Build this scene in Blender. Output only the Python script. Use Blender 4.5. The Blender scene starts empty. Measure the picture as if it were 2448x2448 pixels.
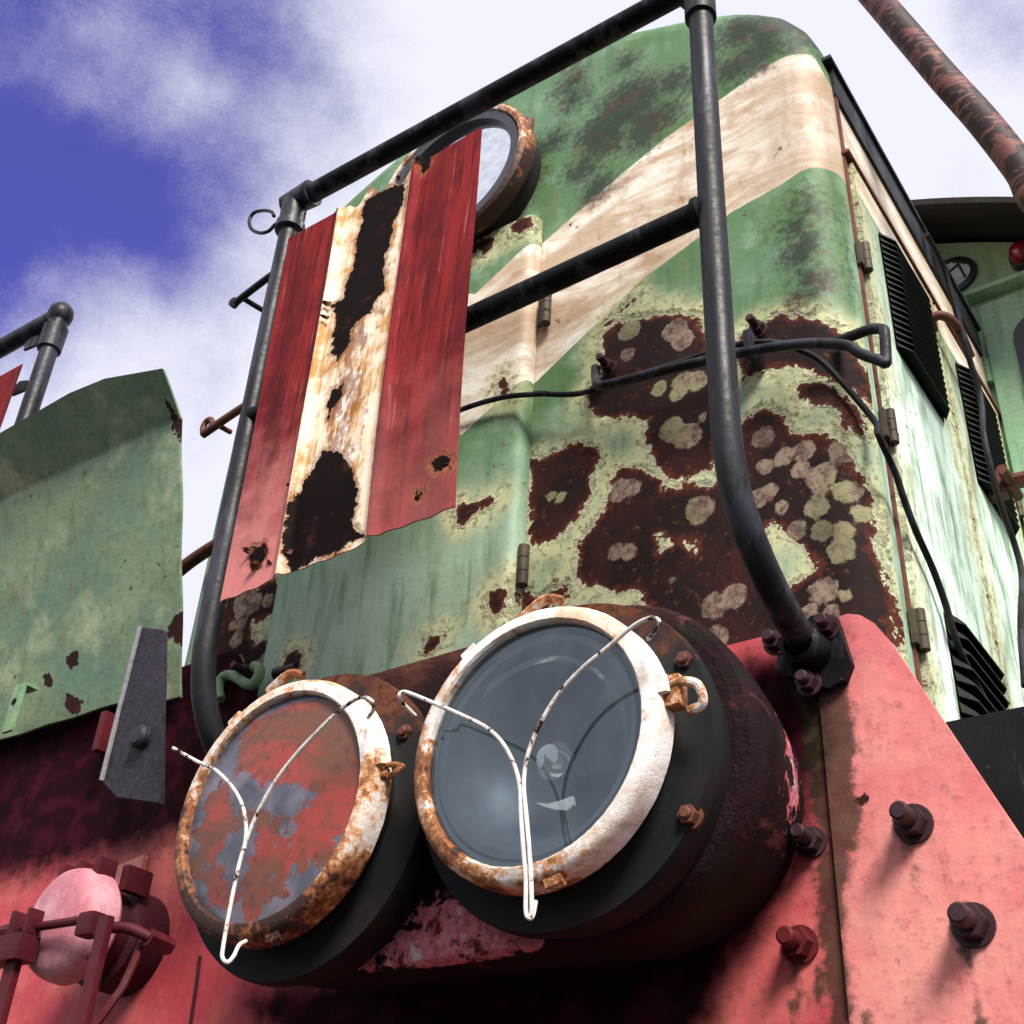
import bpy, math, random
import numpy as np
from mathutils import Vector, Matrix
random.seed(7); rng = np.random.default_rng(7)
C = bpy.context.scene.collection
sc = bpy.context.scene

# ------------------------------------------------------------------ camera
CAMZ = 1.5
_a, _b, _g, _F = 0.64066955, 0.59252029, 0.06281959, 2994.486
fwd = np.array([-math.sin(_a)*math.cos(_b), math.cos(_a)*math.cos(_b), math.sin(_b)])
_r = np.array([math.cos(_a), math.sin(_a), 0]); _u = np.cross(_r, fwd)
rgt = math.cos(_g)*_r + math.sin(_g)*_u; upv = -math.sin(_g)*_r + math.cos(_g)*_u
cam = bpy.data.objects.new('camera', bpy.data.cameras.new('camera')); C.objects.link(cam)
cam.matrix_world = Matrix(((rgt[0], upv[0], -fwd[0], 0), (rgt[1], upv[1], -fwd[1], 0), (rgt[2], upv[2], -fwd[2], CAMZ), (0, 0, 0, 1)))
cam.data.sensor_width = 36; cam.data.lens = _F/2448*36; cam.data.clip_end = 5000; cam.data.clip_start = 0.02
sc.camera = cam

# ------------------------------------------------------------------ world, sun, exposure
SUN_DIR = Vector((0.54, -0.46, 0.70)).normalized()      # towards the sun
sun_el = math.asin(SUN_DIR.z); sun_rot = math.atan2(SUN_DIR.x, SUN_DIR.y)
w = bpy.data.worlds.new("World"); sc.world = w; w.use_nodes = True
nt = w.node_tree; nt.nodes.clear()
out = nt.nodes.new('ShaderNodeOutputWorld'); bg = nt.nodes.new('ShaderNodeBackground')
sky = nt.nodes.new('ShaderNodeTexSky'); sky.sky_type = 'NISHITA'; sky.sun_disc = False
sky.sun_elevation = sun_el; sky.sun_rotation = sun_rot; sky.air_density = 1.2; sky.ozone_density = 4.0
tc = nt.nodes.new('ShaderNodeTexCoord')
def wmath(op, a, b=None, c=None):
    n = nt.nodes.new('ShaderNodeMath'); n.operation = op
    for i, v in enumerate((a, b, c)):
        if v is None: continue
        if isinstance(v, (int, float)): n.inputs[i].default_value = v
        else: nt.links.new(v, n.inputs[i])
    return n.outputs[0]
def wnoise(scale, detail, rough=0.55, dist=0.0):
    n = nt.nodes.new('ShaderNodeTexNoise'); n.inputs['Scale'].default_value = scale; n.inputs['Detail'].default_value = detail
    n.inputs['Roughness'].default_value = rough; n.inputs['Distortion'].default_value = dist
    nt.links.new(tc.outputs['Generated'], n.inputs['Vector']); return n.outputs['Fac']
# cloud cover: the sky opens to deep blue on one side, thin cloud veils drift over it
dt = nt.nodes.new('ShaderNodeVectorMath'); dt.operation = 'DOT_PRODUCT'
nt.links.new(tc.outputs['Generated'], dt.inputs[0])
_open = (fwd*_F + rgt*(-1500) + upv*(900)); _open /= np.linalg.norm(_open)
dt.inputs[1].default_value = tuple(_open)
mr = nt.nodes.new('ShaderNodeMapRange'); mr.interpolation_type = 'SMOOTHSTEP'
nt.links.new(dt.outputs['Value'], mr.inputs[0])
mr.inputs[1].default_value = 0.93; mr.inputs[2].default_value = 1.0; mr.inputs[3].default_value = 0.0; mr.inputs[4].default_value = 1.0
n1 = wnoise(4.2, 5, 0.5, 0.4)
n2 = wnoise(11.0, 4, 0.6)
cl = wmath('MULTIPLY_ADD', mr.outputs[0], 1.20, 0.0)
cl = wmath('ADD', cl, wmath('MULTIPLY', wmath('SUBTRACT', n1, 0.5), 1.5))
cl = wmath('ADD', cl, wmath('MULTIPLY', wmath('SUBTRACT', n2, 0.5), 1.0))
cl = wmath('ADD', cl, wmath('MULTIPLY', wmath('SUBTRACT', wnoise(420.0, 2, 0.6), 0.5), 0.22))
def patch(px, py, c0, amt):                              # a broad bank of cloud in one part of the sky
    global cl
    d = fwd*_F + rgt*(px-1224) + upv*(1224-py); d /= np.linalg.norm(d)
    q = nt.nodes.new('ShaderNodeVectorMath'); q.operation = 'DOT_PRODUCT'; nt.links.new(tc.outputs['Generated'], q.inputs[0]); q.inputs[1].default_value = tuple(d)
    m_ = nt.nodes.new('ShaderNodeMapRange'); m_.interpolation_type = 'SMOOTHSTEP'; nt.links.new(q.outputs['Value'], m_.inputs[0])
    m_.inputs[1].default_value = c0; m_.inputs[2].default_value = 1.0; m_.inputs[3].default_value = 0; m_.inputs[4].default_value = amt
    cl = wmath('ADD', cl, m_.outputs[0])
patch(300, 170, .9962, -.42); patch(600, 420, .9955, -.35); patch(-40, 480, .988, .30); patch(560, -60, .975, .32); patch(120, 900, .991, -.55); patch(2560, -60, .9935, .9)
mr2 = nt.nodes.new('ShaderNodeMapRange'); mr2.interpolation_type = 'SMOOTHSTEP'
nt.links.new(cl, mr2.inputs[0]); mr2.inputs[1].default_value = 0.10; mr2.inputs[2].default_value = 1.30
mr2.inputs[3].default_value = 0.0; mr2.inputs[4].default_value = 0.92
tint = nt.nodes.new('ShaderNodeMix'); tint.data_type = 'RGBA'; tint.blend_type = 'MULTIPLY'; tint.inputs[0].default_value = 1.0
nt.links.new(sky.outputs[0], tint.inputs[6]); tint.inputs[7].default_value = (.20, 0.15, 1.10, 1)
mx = nt.nodes.new('ShaderNodeMix'); mx.data_type = 'RGBA'
nt.links.new(mr2.outputs[0], mx.inputs[0]); mx.inputs[6].default_value = (6.3, 6.4, 7.2, 1)
nt.links.new(tint.outputs[2], mx.inputs[7])
nt.links.new(mx.outputs[2], bg.inputs[0]); bg.inputs[1].default_value = 0.1
nt.links.new(bg.outputs[0], out.inputs[0])
sl = bpy.data.lights.new('sun', 'SUN'); sl.energy = 4.9; sl.angle = math.radians(20); sl.color = (1.0, 0.95, 0.88)
so = bpy.data.objects.new('sun', sl); C.objects.link(so); so.rotation_euler = SUN_DIR.to_track_quat('Z', 'Y').to_euler()
sc.view_settings.view_transform = 'Standard'; sc.view_settings.look = 'None'
sc.view_settings.exposure = 0.5; sc.view_settings.gamma = 1.0

# ------------------------------------------------------------------ helpers
def at(px, py, Y):                                       # a point of the photograph laid on the plane Y
    d = (px-1224)*rgt - (py-1224)*upv + _F*fwd
    p = d*Y/d[1]; return np.array([p[0], Y, p[2]+CAMZ])
def atx(px, py, X):                                      # the same on the plane X
    d = (px-1224)*rgt - (py-1224)*upv + _F*fwd
    p = d*X/d[0]; return np.array([X, p[1], p[2]+CAMZ])
def cr(ox, oy, s, pts): return [(ox+p[0]*s, oy+p[1]*s) for p in pts]
def xz(pts, Y): return np.array([at(p[0], p[1], Y)[[0, 2]] for p in pts])

def poly_sdf(P, poly):                                   # signed distance, positive inside
    P = np.asarray(P); n = len(poly); d = np.full(len(P), 1e9); ins = np.zeros(len(P), bool)
    for i in range(n):
        a = poly[i]; b = poly[(i+1) % n]; e = b-a; v = P-a
        t = np.clip((v@e)/max(e@e, 1e-12), 0, 1); q = v-t[:, None]*e
        d = np.minimum(d, (q**2).sum(1))
        c1 = (a[1] > P[:, 1]) != (b[1] > P[:, 1])
        with np.errstate(divide='ignore', invalid='ignore'):
            xi = (b[0]-a[0])*(P[:, 1]-a[1])/(b[1]-a[1]+1e-15)+a[0]
        ins ^= c1 & (P[:, 0] < xi)
    d = np.sqrt(d); return np.where(ins, d, -d)
def union(*f):
    r = f[0]
    for g in f[1:]: r = np.maximum(r, g)
    return r
def discs(P, L):
    r = np.full(len(P), -.1)
    for (x, z, rad) in L: r = np.maximum(r, rad-np.hypot(P[:, 0]-x, P[:, 1]-z))
    return r
def discs_px(P, L, Y, ox, oy, s):
    out = []
    for q in L:
        c = at(ox+q[0]*s, oy+q[1]*s, Y); e = at(ox+(q[0]+q[2])*s, oy+q[1]*s, Y)
        out.append((c[0], c[2], abs(e[0]-c[0])*1.0))
    return discs(P, out)

class MB:
    def __init__(s): s.v = []; s.f = []; s.uv = None
    def add(s, vs, fs):
        o = len(s.v); s.v += [tuple(map(float, p)) for p in vs]; s.f += [tuple(i+o for i in f) for f in fs]; return s
    def box(s, lo, hi, bev=0.0):
        (x0, y0, z0), (x1, y1, z1) = lo, hi; b = min(bev, (x1-x0)/2.01, (y1-y0)/2.01, (z1-z0)/2.01)
        if b <= 0:
            return s.add([(x, y, z) for x in (x0, x1) for y in (y0, y1) for z in (z0, z1)],
                         [(0, 1, 3, 2), (4, 6, 7, 5), (0, 4, 5, 1), (2, 3, 7, 6), (0, 2, 6, 4), (1, 5, 7, 3)])
        import bmesh
        bm = bmesh.new(); bmesh.ops.create_cube(bm, size=1)
        for v in bm.verts: v.co = Vector(((x0+x1)/2+v.co.x*(x1-x0), (y0+y1)/2+v.co.y*(y1-y0), (z0+z1)/2+v.co.z*(z1-z0)))
        bmesh.ops.bevel(bm, geom=bm.edges[:], offset=b, segments=2, affect='EDGES', profile=0.7)
        bm.verts.index_update(); s.add([v.co[:] for v in bm.verts], [[v.index for v in f.verts] for f in bm.faces]); bm.free(); return s
    def tube(s, pts, r, seg=14, sub=6, caps=True, flat=1.0):
        P = [np.array(p, float) for p in pts]
        if sub > 1 and len(P) > 2:
            Q = []
            E = [2*P[0]-P[1]] + P + [2*P[-1]-P[-2]]
            for i in range(1, len(E)-2):
                for k in range(sub):
                    t = k/sub; a, b, c, d = E[i-1], E[i], E[i+1], E[i+2]
                    Q.append(0.5*((2*b)+(c-a)*t+(2*a-5*b+4*c-d)*t*t+(3*b-a-3*c+d)*t**3))
            Q.append(P[-1]); P = Q
        R = r if hasattr(r, '__len__') else [r]*len(P)
        if len(R) != len(P): R = np.interp(np.linspace(0, 1, len(P)), np.linspace(0, 1, len(R)), R)
        T = [P[min(i+1, len(P)-1)]-P[max(i-1, 0)] for i in range(len(P))]; T = [t/(np.linalg.norm(t)+1e-12) for t in T]
        n = np.cross(T[0], (0, 0, 1)); 
        if np.linalg.norm(n) < .1: n = np.cross(T[0], (1, 0, 0))
        n /= np.linalg.norm(n); vs = []
        for p, t, rr in zip(P, T, R):
            n = n-t*(n@t); n /= np.linalg.norm(n); b = np.cross(t, n)
            for k in range(seg):
                a = 2*math.pi*k/seg; vs.append(p+rr*(math.cos(a)*n+flat*math.sin(a)*b))
        fs = [(i*seg+k, i*seg+(k+1) % seg, (i+1)*seg+(k+1) % seg, (i+1)*seg+k) for i in range(len(P)-1) for k in range(seg)]
        if caps: fs += [tuple(reversed(range(seg))), tuple((len(P)-1)*seg+k for k in range(seg))]
        return s.add(vs, fs)
    def lathe(s, c, prof, seg=64, axis='y', cap0=False, cap1=False, wob=0.0):
        vs = []
        for (r, h) in prof:
            for k in range(seg):
                a = 2*math.pi*k/seg; rr = r+(wob*(random.random()-.5) if wob else 0)
                p = (c[0]+rr*math.cos(a), h, c[1]+rr*math.sin(a)) if axis == 'y' else ((c[0]+rr*math.cos(a), c[1]+rr*math.sin(a), h) if axis == 'z' else (h, c[0]+rr*math.cos(a), c[1]+rr*math.sin(a)))
                vs.append(p)
        n = len(prof)
        fs = [(i*seg+k, (i+1)*seg+k, (i+1)*seg+(k+1) % seg, i*seg+(k+1) % seg) for i in range(n-1) for k in range(seg)]
        if cap0: fs.append(tuple(range(seg)))
        if cap1: fs.append(tuple(reversed([(n-1)*seg+k for k in range(seg)])))
        return s.add(vs, fs)
    def prism(s, poly, y0, y1):                          # poly in XZ, extruded in Y
        n = len(poly)
        vs = [(p[0], y0, p[1]) for p in poly]+[(p[0], y1, p[1]) for p in poly]
        return s.add(vs, [tuple(range(n)), tuple(reversed(range(n, 2*n)))]+[(i, i+n, (i+1) % n+n, (i+1) % n) for i in range(n)])
    def sheet(s, P):                                     # P: (n, m, 3) grid
        n, m = P.shape[:2]
        return s.add(P.reshape(-1, 3), [(i*m+j, (i+1)*m+j, (i+1)*m+j+1, i*m+j+1) for i in range(n-1) for j in range(m-1)])
    def build(s, name, mat, parent=None, smooth=35, attrs=None, label=None):
        me = bpy.data.meshes.new(name); me.from_pydata(s.v, [], s.f); me.update()
        import bmesh
        bm = bmesh.new(); bm.from_mesh(me); bmesh.ops.recalc_face_normals(bm, faces=bm.faces[:])
        ca = math.radians(smooth)
        for f in bm.faces: f.smooth = True
        for e in bm.edges:
            if len(e.link_faces) == 2 and e.calc_face_angle(0) > ca: e.smooth = False
        bm.to_mesh(me); bm.free()
        for m in (mat if isinstance(mat, (list, tuple)) else [mat]): me.materials.append(m)
        if attrs:
            V = np.array(s.v)
            for k, fn in attrs.items():
                a = me.attributes.new(k, 'FLOAT', 'POINT'); val = np.clip(fn(V), -.2, 1.5).astype(np.float32); a.data.foreach_set('value', val)
        o = bpy.data.objects.new(name, me); C.objects.link(o)
        if parent is not None:
            o.parent = parent; off = Vector((0, 0, 0)); p = parent
            while p is not None: off += p.location; p = p.parent
            o.location = -off
        if label: o['label'] = label
        return o

# ------------------------------------------------------------------ node materials
class N:
    def __init__(s, name):
        s.m = bpy.data.materials.new(name); s.m.use_nodes = True; s.t = s.m.node_tree; s.t.nodes.clear()
        s.out = s.t.nodes.new('ShaderNodeOutputMaterial'); s.tc = s.t.nodes.new('ShaderNodeTexCoord')
    def _in(s, sock, v):
        if v is None: return
        if isinstance(v, (int, float)): sock.default_value = v
        elif isinstance(v, (tuple, list)): sock.default_value = tuple(v)+((1,) if len(v) == 3 and sock.type == 'RGBA' else ())
        else: s.t.links.new(v, sock)
    def math(s, op, a, b=None, c=None, clamp=False):
        n = s.t.nodes.new('ShaderNodeMath'); n.operation = op; n.use_clamp = clamp
        for i, v in enumerate((a, b, c)): s._in(n.inputs[i], v)
        return n.outputs[0]
    def add(s, a, b): return s.math('ADD', a, b)
    def mul(s, a, b, clamp=False): return s.math('MULTIPLY', a, b, clamp=clamp)
    def vec(s, scale=(1, 1, 1), loc=(0, 0, 0), rot=(0, 0, 0)):
        n = s.t.nodes.new('ShaderNodeMapping'); s.t.links.new(s.tc.outputs['Object'], n.inputs[0])
        n.inputs['Scale'].default_value = scale; n.inputs['Location'].default_value = loc; n.inputs['Rotation'].default_value = rot
        return n.outputs[0]
    def noise(s, scale, detail=4, rough=.55, vec=None, dist=0.0, cen=True):
        n = s.t.nodes.new('ShaderNodeTexNoise'); s.t.links.new(vec if vec is not None else s.tc.outputs['Object'], n.inputs['Vector'])
        n.inputs['Scale'].default_value = scale; n.inputs['Detail'].default_value = detail; n.inputs['Roughness'].default_value = rough
        n.inputs['Distortion'].default_value = dist
        return s.math('SUBTRACT', n.outputs['Fac'], .5) if cen else n.outputs['Fac']
    def voro(s, scale, vec=None, feature='F1', rand=1.0):
        n = s.t.nodes.new('ShaderNodeTexVoronoi'); n.feature = feature; n.inputs['Scale'].default_value = scale
        n.inputs['Randomness'].default_value = rand
        s.t.links.new(vec if vec is not None else s.tc.outputs['Object'], n.inputs['Vector']); return n.outputs['Distance']
    def step(s, v, lo, hi, a=0.0, b=1.0):
        n = s.t.nodes.new('ShaderNodeMapRange'); n.interpolation_type = 'SMOOTHSTEP'; s._in(n.inputs[0], v)
        for i, x in enumerate((lo, hi, a, b)): n.inputs[i+1].default_value = x
        return n.outputs[0]
    def mix(s, f, a, b, mode='MIX'):
        n = s.t.nodes.new('ShaderNodeMix'); n.data_type = 'RGBA'; n.blend_type = mode; n.clamp_factor = True
        s._in(n.inputs[0], f); s._in(n.inputs[6], a); s._in(n.inputs[7], b); return n.outputs[2]
    def attr(s, name):
        n = s.t.nodes.new('ShaderNodeAttribute'); n.attribute_name = name; return n.outputs['Fac']
    def axis(s, k):
        n = s.t.nodes.new('ShaderNodeSeparateXYZ'); s.t.links.new(s.tc.outputs['Object'], n.inputs[0]); return n.outputs[k]
    def bsdf(s, color, rough=.5, metal=0.0, bump=None, bstr=.6, bdist=.002, spec=.5, **kw):
        b = s.t.nodes.new('ShaderNodeBsdfPrincipled'); s._in(b.inputs['Base Color'], color); s._in(b.inputs['Roughness'], rough)
        s._in(b.inputs['Metallic'], metal); s._in(b.inputs['Specular IOR Level'], spec)
        for k, v in kw.items(): s._in(b.inputs[k.replace('_', ' ')], v)
        if bump is not None:
            bn = s.t.nodes.new('ShaderNodeBump'); bn.inputs['Strength'].default_value = bstr; bn.inputs['Distance'].default_value = bdist
            s.t.links.new(bump, bn.inputs['Height']); s.t.links.new(bn.outputs[0], b.inputs['Normal'])
        s.t.links.new(b.outputs[0], s.out.inputs[0]); return s.m

def rust_color(n, dark=(.011, .0028, .0026), red=(.036, .0065, .005), org=(.22, .07, .02)):
    c = n.mix(n.step(n.noise(9, 5), -.05, .18), dark, red)
    c = n.mix(n.step(n.noise(45, 6, .7), .02, .2), c, (dark[0]*.4, dark[1]*.4, dark[2]*.4))
    return n.mix(n.mul(n.step(n.noise(70, 6, .7, n.vec(loc=(3, 1, 2))), .08, .2), .5), c, org)

def paint_hood(name='hood_paint'):
    """faded green paint, cream chevron, peeled rust fields with pale lichen discs"""
    n = N(name)
    big, mid, fin = n.noise(3.2, 4), n.noise(14, 5, .6), n.noise(75, 7, .68)
    streak = n.noise(6, 5, .6, n.vec(scale=(7, 7, .9)), .3)
    rust = n.attr('rust')
    edge = n.add(n.add(rust, n.mul(mid, .050)), n.mul(fin, .042))
    rmask = n.step(edge, -.0012, .0012)
    halo = n.step(edge, -.060, -.004)                    # paint bleached and lifted next to the rust
    g = n.mix(n.step(big, -.16, .18), (.125, .225, .135), (.085, .165, .062))
    g = n.mix(n.step(mid, -.05, .22), g, (.20, .31, .20))
    g = n.mix(n.mul(n.step(streak, .0, .2), .45), g, (.06, .115, .055))
    g = n.mix(n.mul(n.step(n.noise(5, 5, .6, n.vec(scale=(9, 9, .6), loc=(7, 7, 7))), .10, .2), .6), g, (.22, .15, .09))
    g = n.mix(n.mul(n.attr('lit_pale'), n.step(n.add(n.mul(streak, 1.6), mid), .32, -.12, .25, 1.0)), g, (.74, .90, .78))  # pale green mixed in for the strongly lit side
    sm = n.noise(4, 7, .66, n.vec(scale=(1.0, 1, 3.4), rot=(0, -.75, 0)), .5)
    cr_ = n.mix(n.step(sm, -.14, .10), (.82, .77, .68), (.50, .38, .26))
    cr_ = n.mix(n.mul(n.step(streak, .05, .2), .35), cr_, (.36, .25, .16))
    cr_ = n.mix(n.mul(n.attr('tan'), n.step(n.add(mid, streak), -.3, .2, .4, 1.0)), cr_, (.36, .25, .165))
    cr_ = n.mix(n.mul(n.step(n.noise(5, 6, .62, n.vec(scale=(1.2, 1, 2.6), rot=(0, .7, 0)), .8), -.02, .20), .75), cr_, (.36, .20, .11))
    cr_ = n.mix(n.mul(n.step(n.noise(18, 5, .6, n.vec(loc=(5, 5, 0), scale=(1.5, 1.5, .5))), .12, .26), .8), cr_, (.27, .11, .04))
    cm = n.step(n.add(n.attr('cream'), n.mul(fin, .004)), -.0008, .0008)
    c = n.mix(cm, g, cr_)
    c = n.mix(n.mul(halo, n.step(mid, -.25, .12, .35, .85)), c, n.mix(n.step(fin, -.02, .15), (.60, .57, .31), (.20, .15, .07)))
    # soft dark grime
    dirt_shade = n.step(n.add(n.attr('dirt_shade'), n.add(n.mul(mid, .11), n.mul(fin, .13))), -.015, .045)
    c = n.mix(n.mul(dirt_shade, .88), c, n.mix(n.step(n.noise(26, 5), 0, .12), (.013, .018, .012), (.045, .014, .012)))
    # fine chips and pinholes in the paint
    chipf = n.add(n.noise(38, 8, .72, n.vec(loc=(1, 7, 3))), n.mul(n.noise(5, 3, .5, n.vec(loc=(9, 0, 0))), .30))
    chip = n.step(chipf, .192, .206)
    c = n.mix(n.mul(n.step(chipf, .13, .21), .35), c, (.16, .10, .04))
    c = n.mix(chip, c, (.03, .012, .008))
    rc = rust_color(n)
    rc = n.mix(n.mul(n.step(edge, .0, .012, 1, 0), .65), rc, (.13, .022, .012))
    sp = n.step(n.add(n.attr('spot'), n.add(n.add(n.mul(fin, .020), .0025), n.mul(n.noise(22, 5, .6), .016))), -.002, .0015)
    spc = n.mix(n.step(n.noise(60, 6, .7), -.1, .12), (.27, .20, .145), (.12, .07, .06))
    spc = n.mix(n.step(n.noise(6, 2), 0, .1), spc, (.26, .24, .13))
    spc = n.mix(n.mul(n.step(n.noise(120, 5, .75), -.02, .16), .6), spc, (.07, .04, .035))
    rc = n.mix(n.mul(sp, n.step(n.noise(11, 3), -.2, .05, .45, .95)), rc, spc)
    c = n.mix(rmask, c, rc)
    c = n.mix(n.mul(n.step(n.noise(150, 5, .75), .06, .2), .45), c, (.03, .025, .015))
    hgt = n.add(n.mul(n.math('SUBTRACT', 1.0, n.math('MAXIMUM', rmask, chip)), 1.0), n.add(n.mul(fin, .35), n.mul(mid, .5)))
    hgt = n.add(hgt, n.mul(n.step(edge, -.012, -.001), 1.3))
    c = n.mix(n.mul(n.mul(n.step(edge, -.007, -.003), n.step(edge, .0, -.002)), .55), c, (.62, .58, .42))
    ro = n.add(n.mul(rmask, .25), .56)
    return n.bsdf(c, ro, bump=hgt, bstr=.9, bdist=.003, spec=.2)

def paint_simple(name, base, alt, dark=(.03, .012, .01), chips=.22, streak=.4, chipscale=30, use_attr=False, rough=.55, pale=None,
                 bdist=.002, grime=(.05, .02, .02), spec=.2, streakrot=(0, 0, 0), mott=.5, pit=0.0, rustdark=(.022, .006, .005)):
    n = N(name)
    big, mid, fin = n.noise(4, 4), n.noise(17, 5, .6), n.noise(90, 7, .68)
    st = n.noise(5, 6, .62, n.vec(scale=(9, 9, .7), rot=streakrot), .2)
    c = n.mix(n.step(n.add(big, n.mul(mid, .6)), -.18, .2), base, alt)
    c = n.mix(n.mul(n.step(mid, -.02, .22), mott), c, tuple(x*.55 for x in base))
    c = n.mix(n.mul(n.step(st, 0, .2), streak), c, grime)
    if pale: c = n.mix(n.mul(n.step(n.noise(7, 5, .6, n.vec(loc=(4, 4, 4))), .0, .2), .7), c, pale)
    c = n.mix(n.mul(n.step(fin, .0, .22), .5), c, tuple(x*.4 for x in base))
    c = n.mix(n.mul(n.step(fin, -.05, -.25), .35), c, tuple(min(.9, x*1.5) for x in base))
    ch = n.add(n.noise(chipscale, 8, .7, n.vec(loc=(2, 7, 5))), n.mul(n.noise(4, 3), .35))
    scr = n.noise(14, 6, .7, n.vec(scale=(2.2, 2.2, .5), rot=(0, .9, 0), loc=(3, 3, 0)))
    c = n.mix(n.mul(n.step(scr, .12, .2), .35), c, tuple(x*.45 for x in base))
    c = n.mix(n.mul(n.step(scr, -.14, -.22), .35), c, tuple(min(.9, x*1.3+.05) for x in base))
    cm = n.step(ch, chips, chips+.012)
    c = n.mix(n.mul(n.step(ch, chips-.07, chips), .4), c, dark)
    if use_attr:
        e = n.add(n.add(n.attr('rust'), n.mul(mid, .05)), n.mul(fin, .03)); rm = n.step(e, -.001, .001); cm = n.math('MAXIMUM', cm, rm)
        d = n.step(n.add(n.attr('dirt_shade'), n.add(n.mul(mid, .075), n.mul(fin, .018))), -.03, .03)
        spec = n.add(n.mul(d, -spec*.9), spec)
        c = n.mix(n.mul(d, .985), c, n.mix(n.step(n.noise(20, 4), -.05, .1), (.008, .0015, .003), (.030, .003, .009)))  # near-black maroon laid in for painted shade and grime
        c = n.mix(n.mul(n.step(n.add(n.attr('drip'), n.add(n.mul(mid, .045), n.mul(fin, .022))), -.006, .006), .85), c, n.mix(n.step(n.noise(40, 5), -.05, .1), (.014, .014, .007), (.035, .028, .014)))
    c = n.mix(cm, c, rust_color(n, rustdark))
    h = n.add(n.mul(n.math('SUBTRACT', 1.0, cm), 1.0), n.add(n.mul(fin, .6+pit), n.add(n.mul(big, 5.0), n.mul(mid, 1.0+pit))))
    return n.bsdf(c, n.add(n.mul(cm, .25), rough), bump=h, bstr=.7, bdist=bdist, spec=spec)

M = {}
M['hood'] = paint_hood()
M['redplate'] = paint_simple('red_front_plate_paint', (.40, .050, .065), (.54, .13, .115), chips=.235, streak=.25, use_attr=True, mott=.2, grime=(.18, .02, .03), rough=.6)
M['red'] = paint_simple('red_plate_paint', (.60, .15, .155), (.70, .28, .24), chips=.265, streak=.14, use_attr=True, mott=.12, grime=(.22, .03, .03), rough=.6)
M['maroon'] = paint_simple('maroon_paint', (.035, .006, .011), (.055, .008, .014), chips=.2, streak=.4, pit=.6, grime=(.02, .004, .008))
M['greenplate'] = paint_simple('gangway_plate_paint', (.13, .215, .145), (.22, .29, .17), chips=.19, streak=.5, chipscale=42, use_attr=True, mott=.45, grime=(.14, .13, .06), pale=(.40, .45, .27))
M['cabgreen'] = paint_simple('cab_paint', (.30, .50, .33), (.36, .54, .36), chips=.3, streak=.35, mott=.2, grime=(.12, .14, .07))
M['greymetal'] = paint_simple('grey_bracket_paint', (.034, .032, .042), (.020, .018, .024), chips=.24, mott=.3, streak=.3, grime=(.03, .02, .03))
def mat_strap():
    n = N('strap_paint'); mid, fin = n.noise(25, 6, .65), n.noise(90, 7, .7)
    e = n.add(n.add(n.axis(2), -(1.04*1.18+1.435)), n.mul(mid, .10))
    c = n.mix(n.step(e, -.004, .004), n.mix(n.step(fin, -.1, .15), (.036, .032, .045), (.018, .016, .022)), n.mix(n.step(mid, -.05, .12), (.16, .25, .16), (.26, .28, .15)))
    c = n.mix(n.step(n.noise(40, 7, .7, n.vec(loc=(1, 5, 1))), .13, .145), c, (.035, .014, .012))
    return n.bsdf(c, .6, bump=n.add(n.step(e, -.004, .004), n.add(fin, mid)), bstr=.7, bdist=.002, spec=.2)
M['strap'] = mat_strap()
M['strapedge'] = paint_simple('strap_edge_paint', (.22, .20, .25), (.30, .30, .26), chips=.15, mott=.4, streak=.2)
M['greenmetal'] = paint_simple('green_bracket_paint', (.15, .27, .16), (.2, .3, .16), chips=.2, mott=.3, streak=.3)
M['drum'] = paint_simple('lamp_body_paint', (.012, .014, .015), (.020, .016, .013), chips=.2, mott=.4, streak=.5, grime=(.05, .018, .012), rough=.6, spec=.12)
M['rusty'] = paint_simple('rusty_steel', (.15, .055, .035), (.10, .035, .028), chips=.12, mott=.6, streak=.4, pit=.4)
M['hinge'] = paint_simple('hinge_steel', (.085, .07, .045), (.05, .035, .025), chips=.12, mott=.6, streak=.4)
M['bolt'] = paint_simple('bolt_steel', (.055, .025, .03), (.03, .015, .018), chips=.2, mott=.5, streak=.1, rough=.4)
M['redbolt'] = paint_simple('red_bolt_paint', (.15, .014, .018), (.09, .010, .012), chips=.25, mott=.4, streak=.1)
M['socket'] = paint_simple('socket_cap_paint', (.58, .32, .36), (.42, .13, .16), chips=.20, mott=.35, streak=.2, grime=(.3, .08, .1))
M['socketred'] = paint_simple('socket_bracket_paint', (.09, .008, .013), (.055, .005, .009), chips=.22, mott=.4, streak=.3)

def mat_black(name, col=(.007, .007, .009), rough=.46):
    n = N(name); fin = n.noise(120, 6, .7); mid = n.noise(12, 5, .6, n.vec(scale=(1, 1, .5)))
    c = n.mix(n.step(mid, -.05, .2), col, tuple(x*2.2 for x in col))
    c = n.mix(n.step(n.noise(48, 8, .74, n.vec(loc=(2, 2, 2))), .155, .17), c, (.09, .05, .042))
    c = n.mix(n.mul(n.step(n.noise(11, 7, .68, n.vec(scale=(1.6, 1.6, .35), loc=(1, 0, 0))), .0, .10), .6), c, (.050, .050, .072))
    return n.bsdf(c, n.step(n.add(mid, fin), -.2, .3, rough-.08, rough+.2), bump=n.add(n.mul(fin, .6), n.mul(mid, 1.5)), bstr=.6, bdist=.0015, spec=.24 if rough < .48 else .10)
M['black'] = mat_black('worn_black_rail_paint')
M['rail'] = mat_black('black_rail_paint', (.004, .004, .005), .5)
M['cable'] = mat_black('rubber_cable', (.012, .012, .012), .5)

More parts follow.
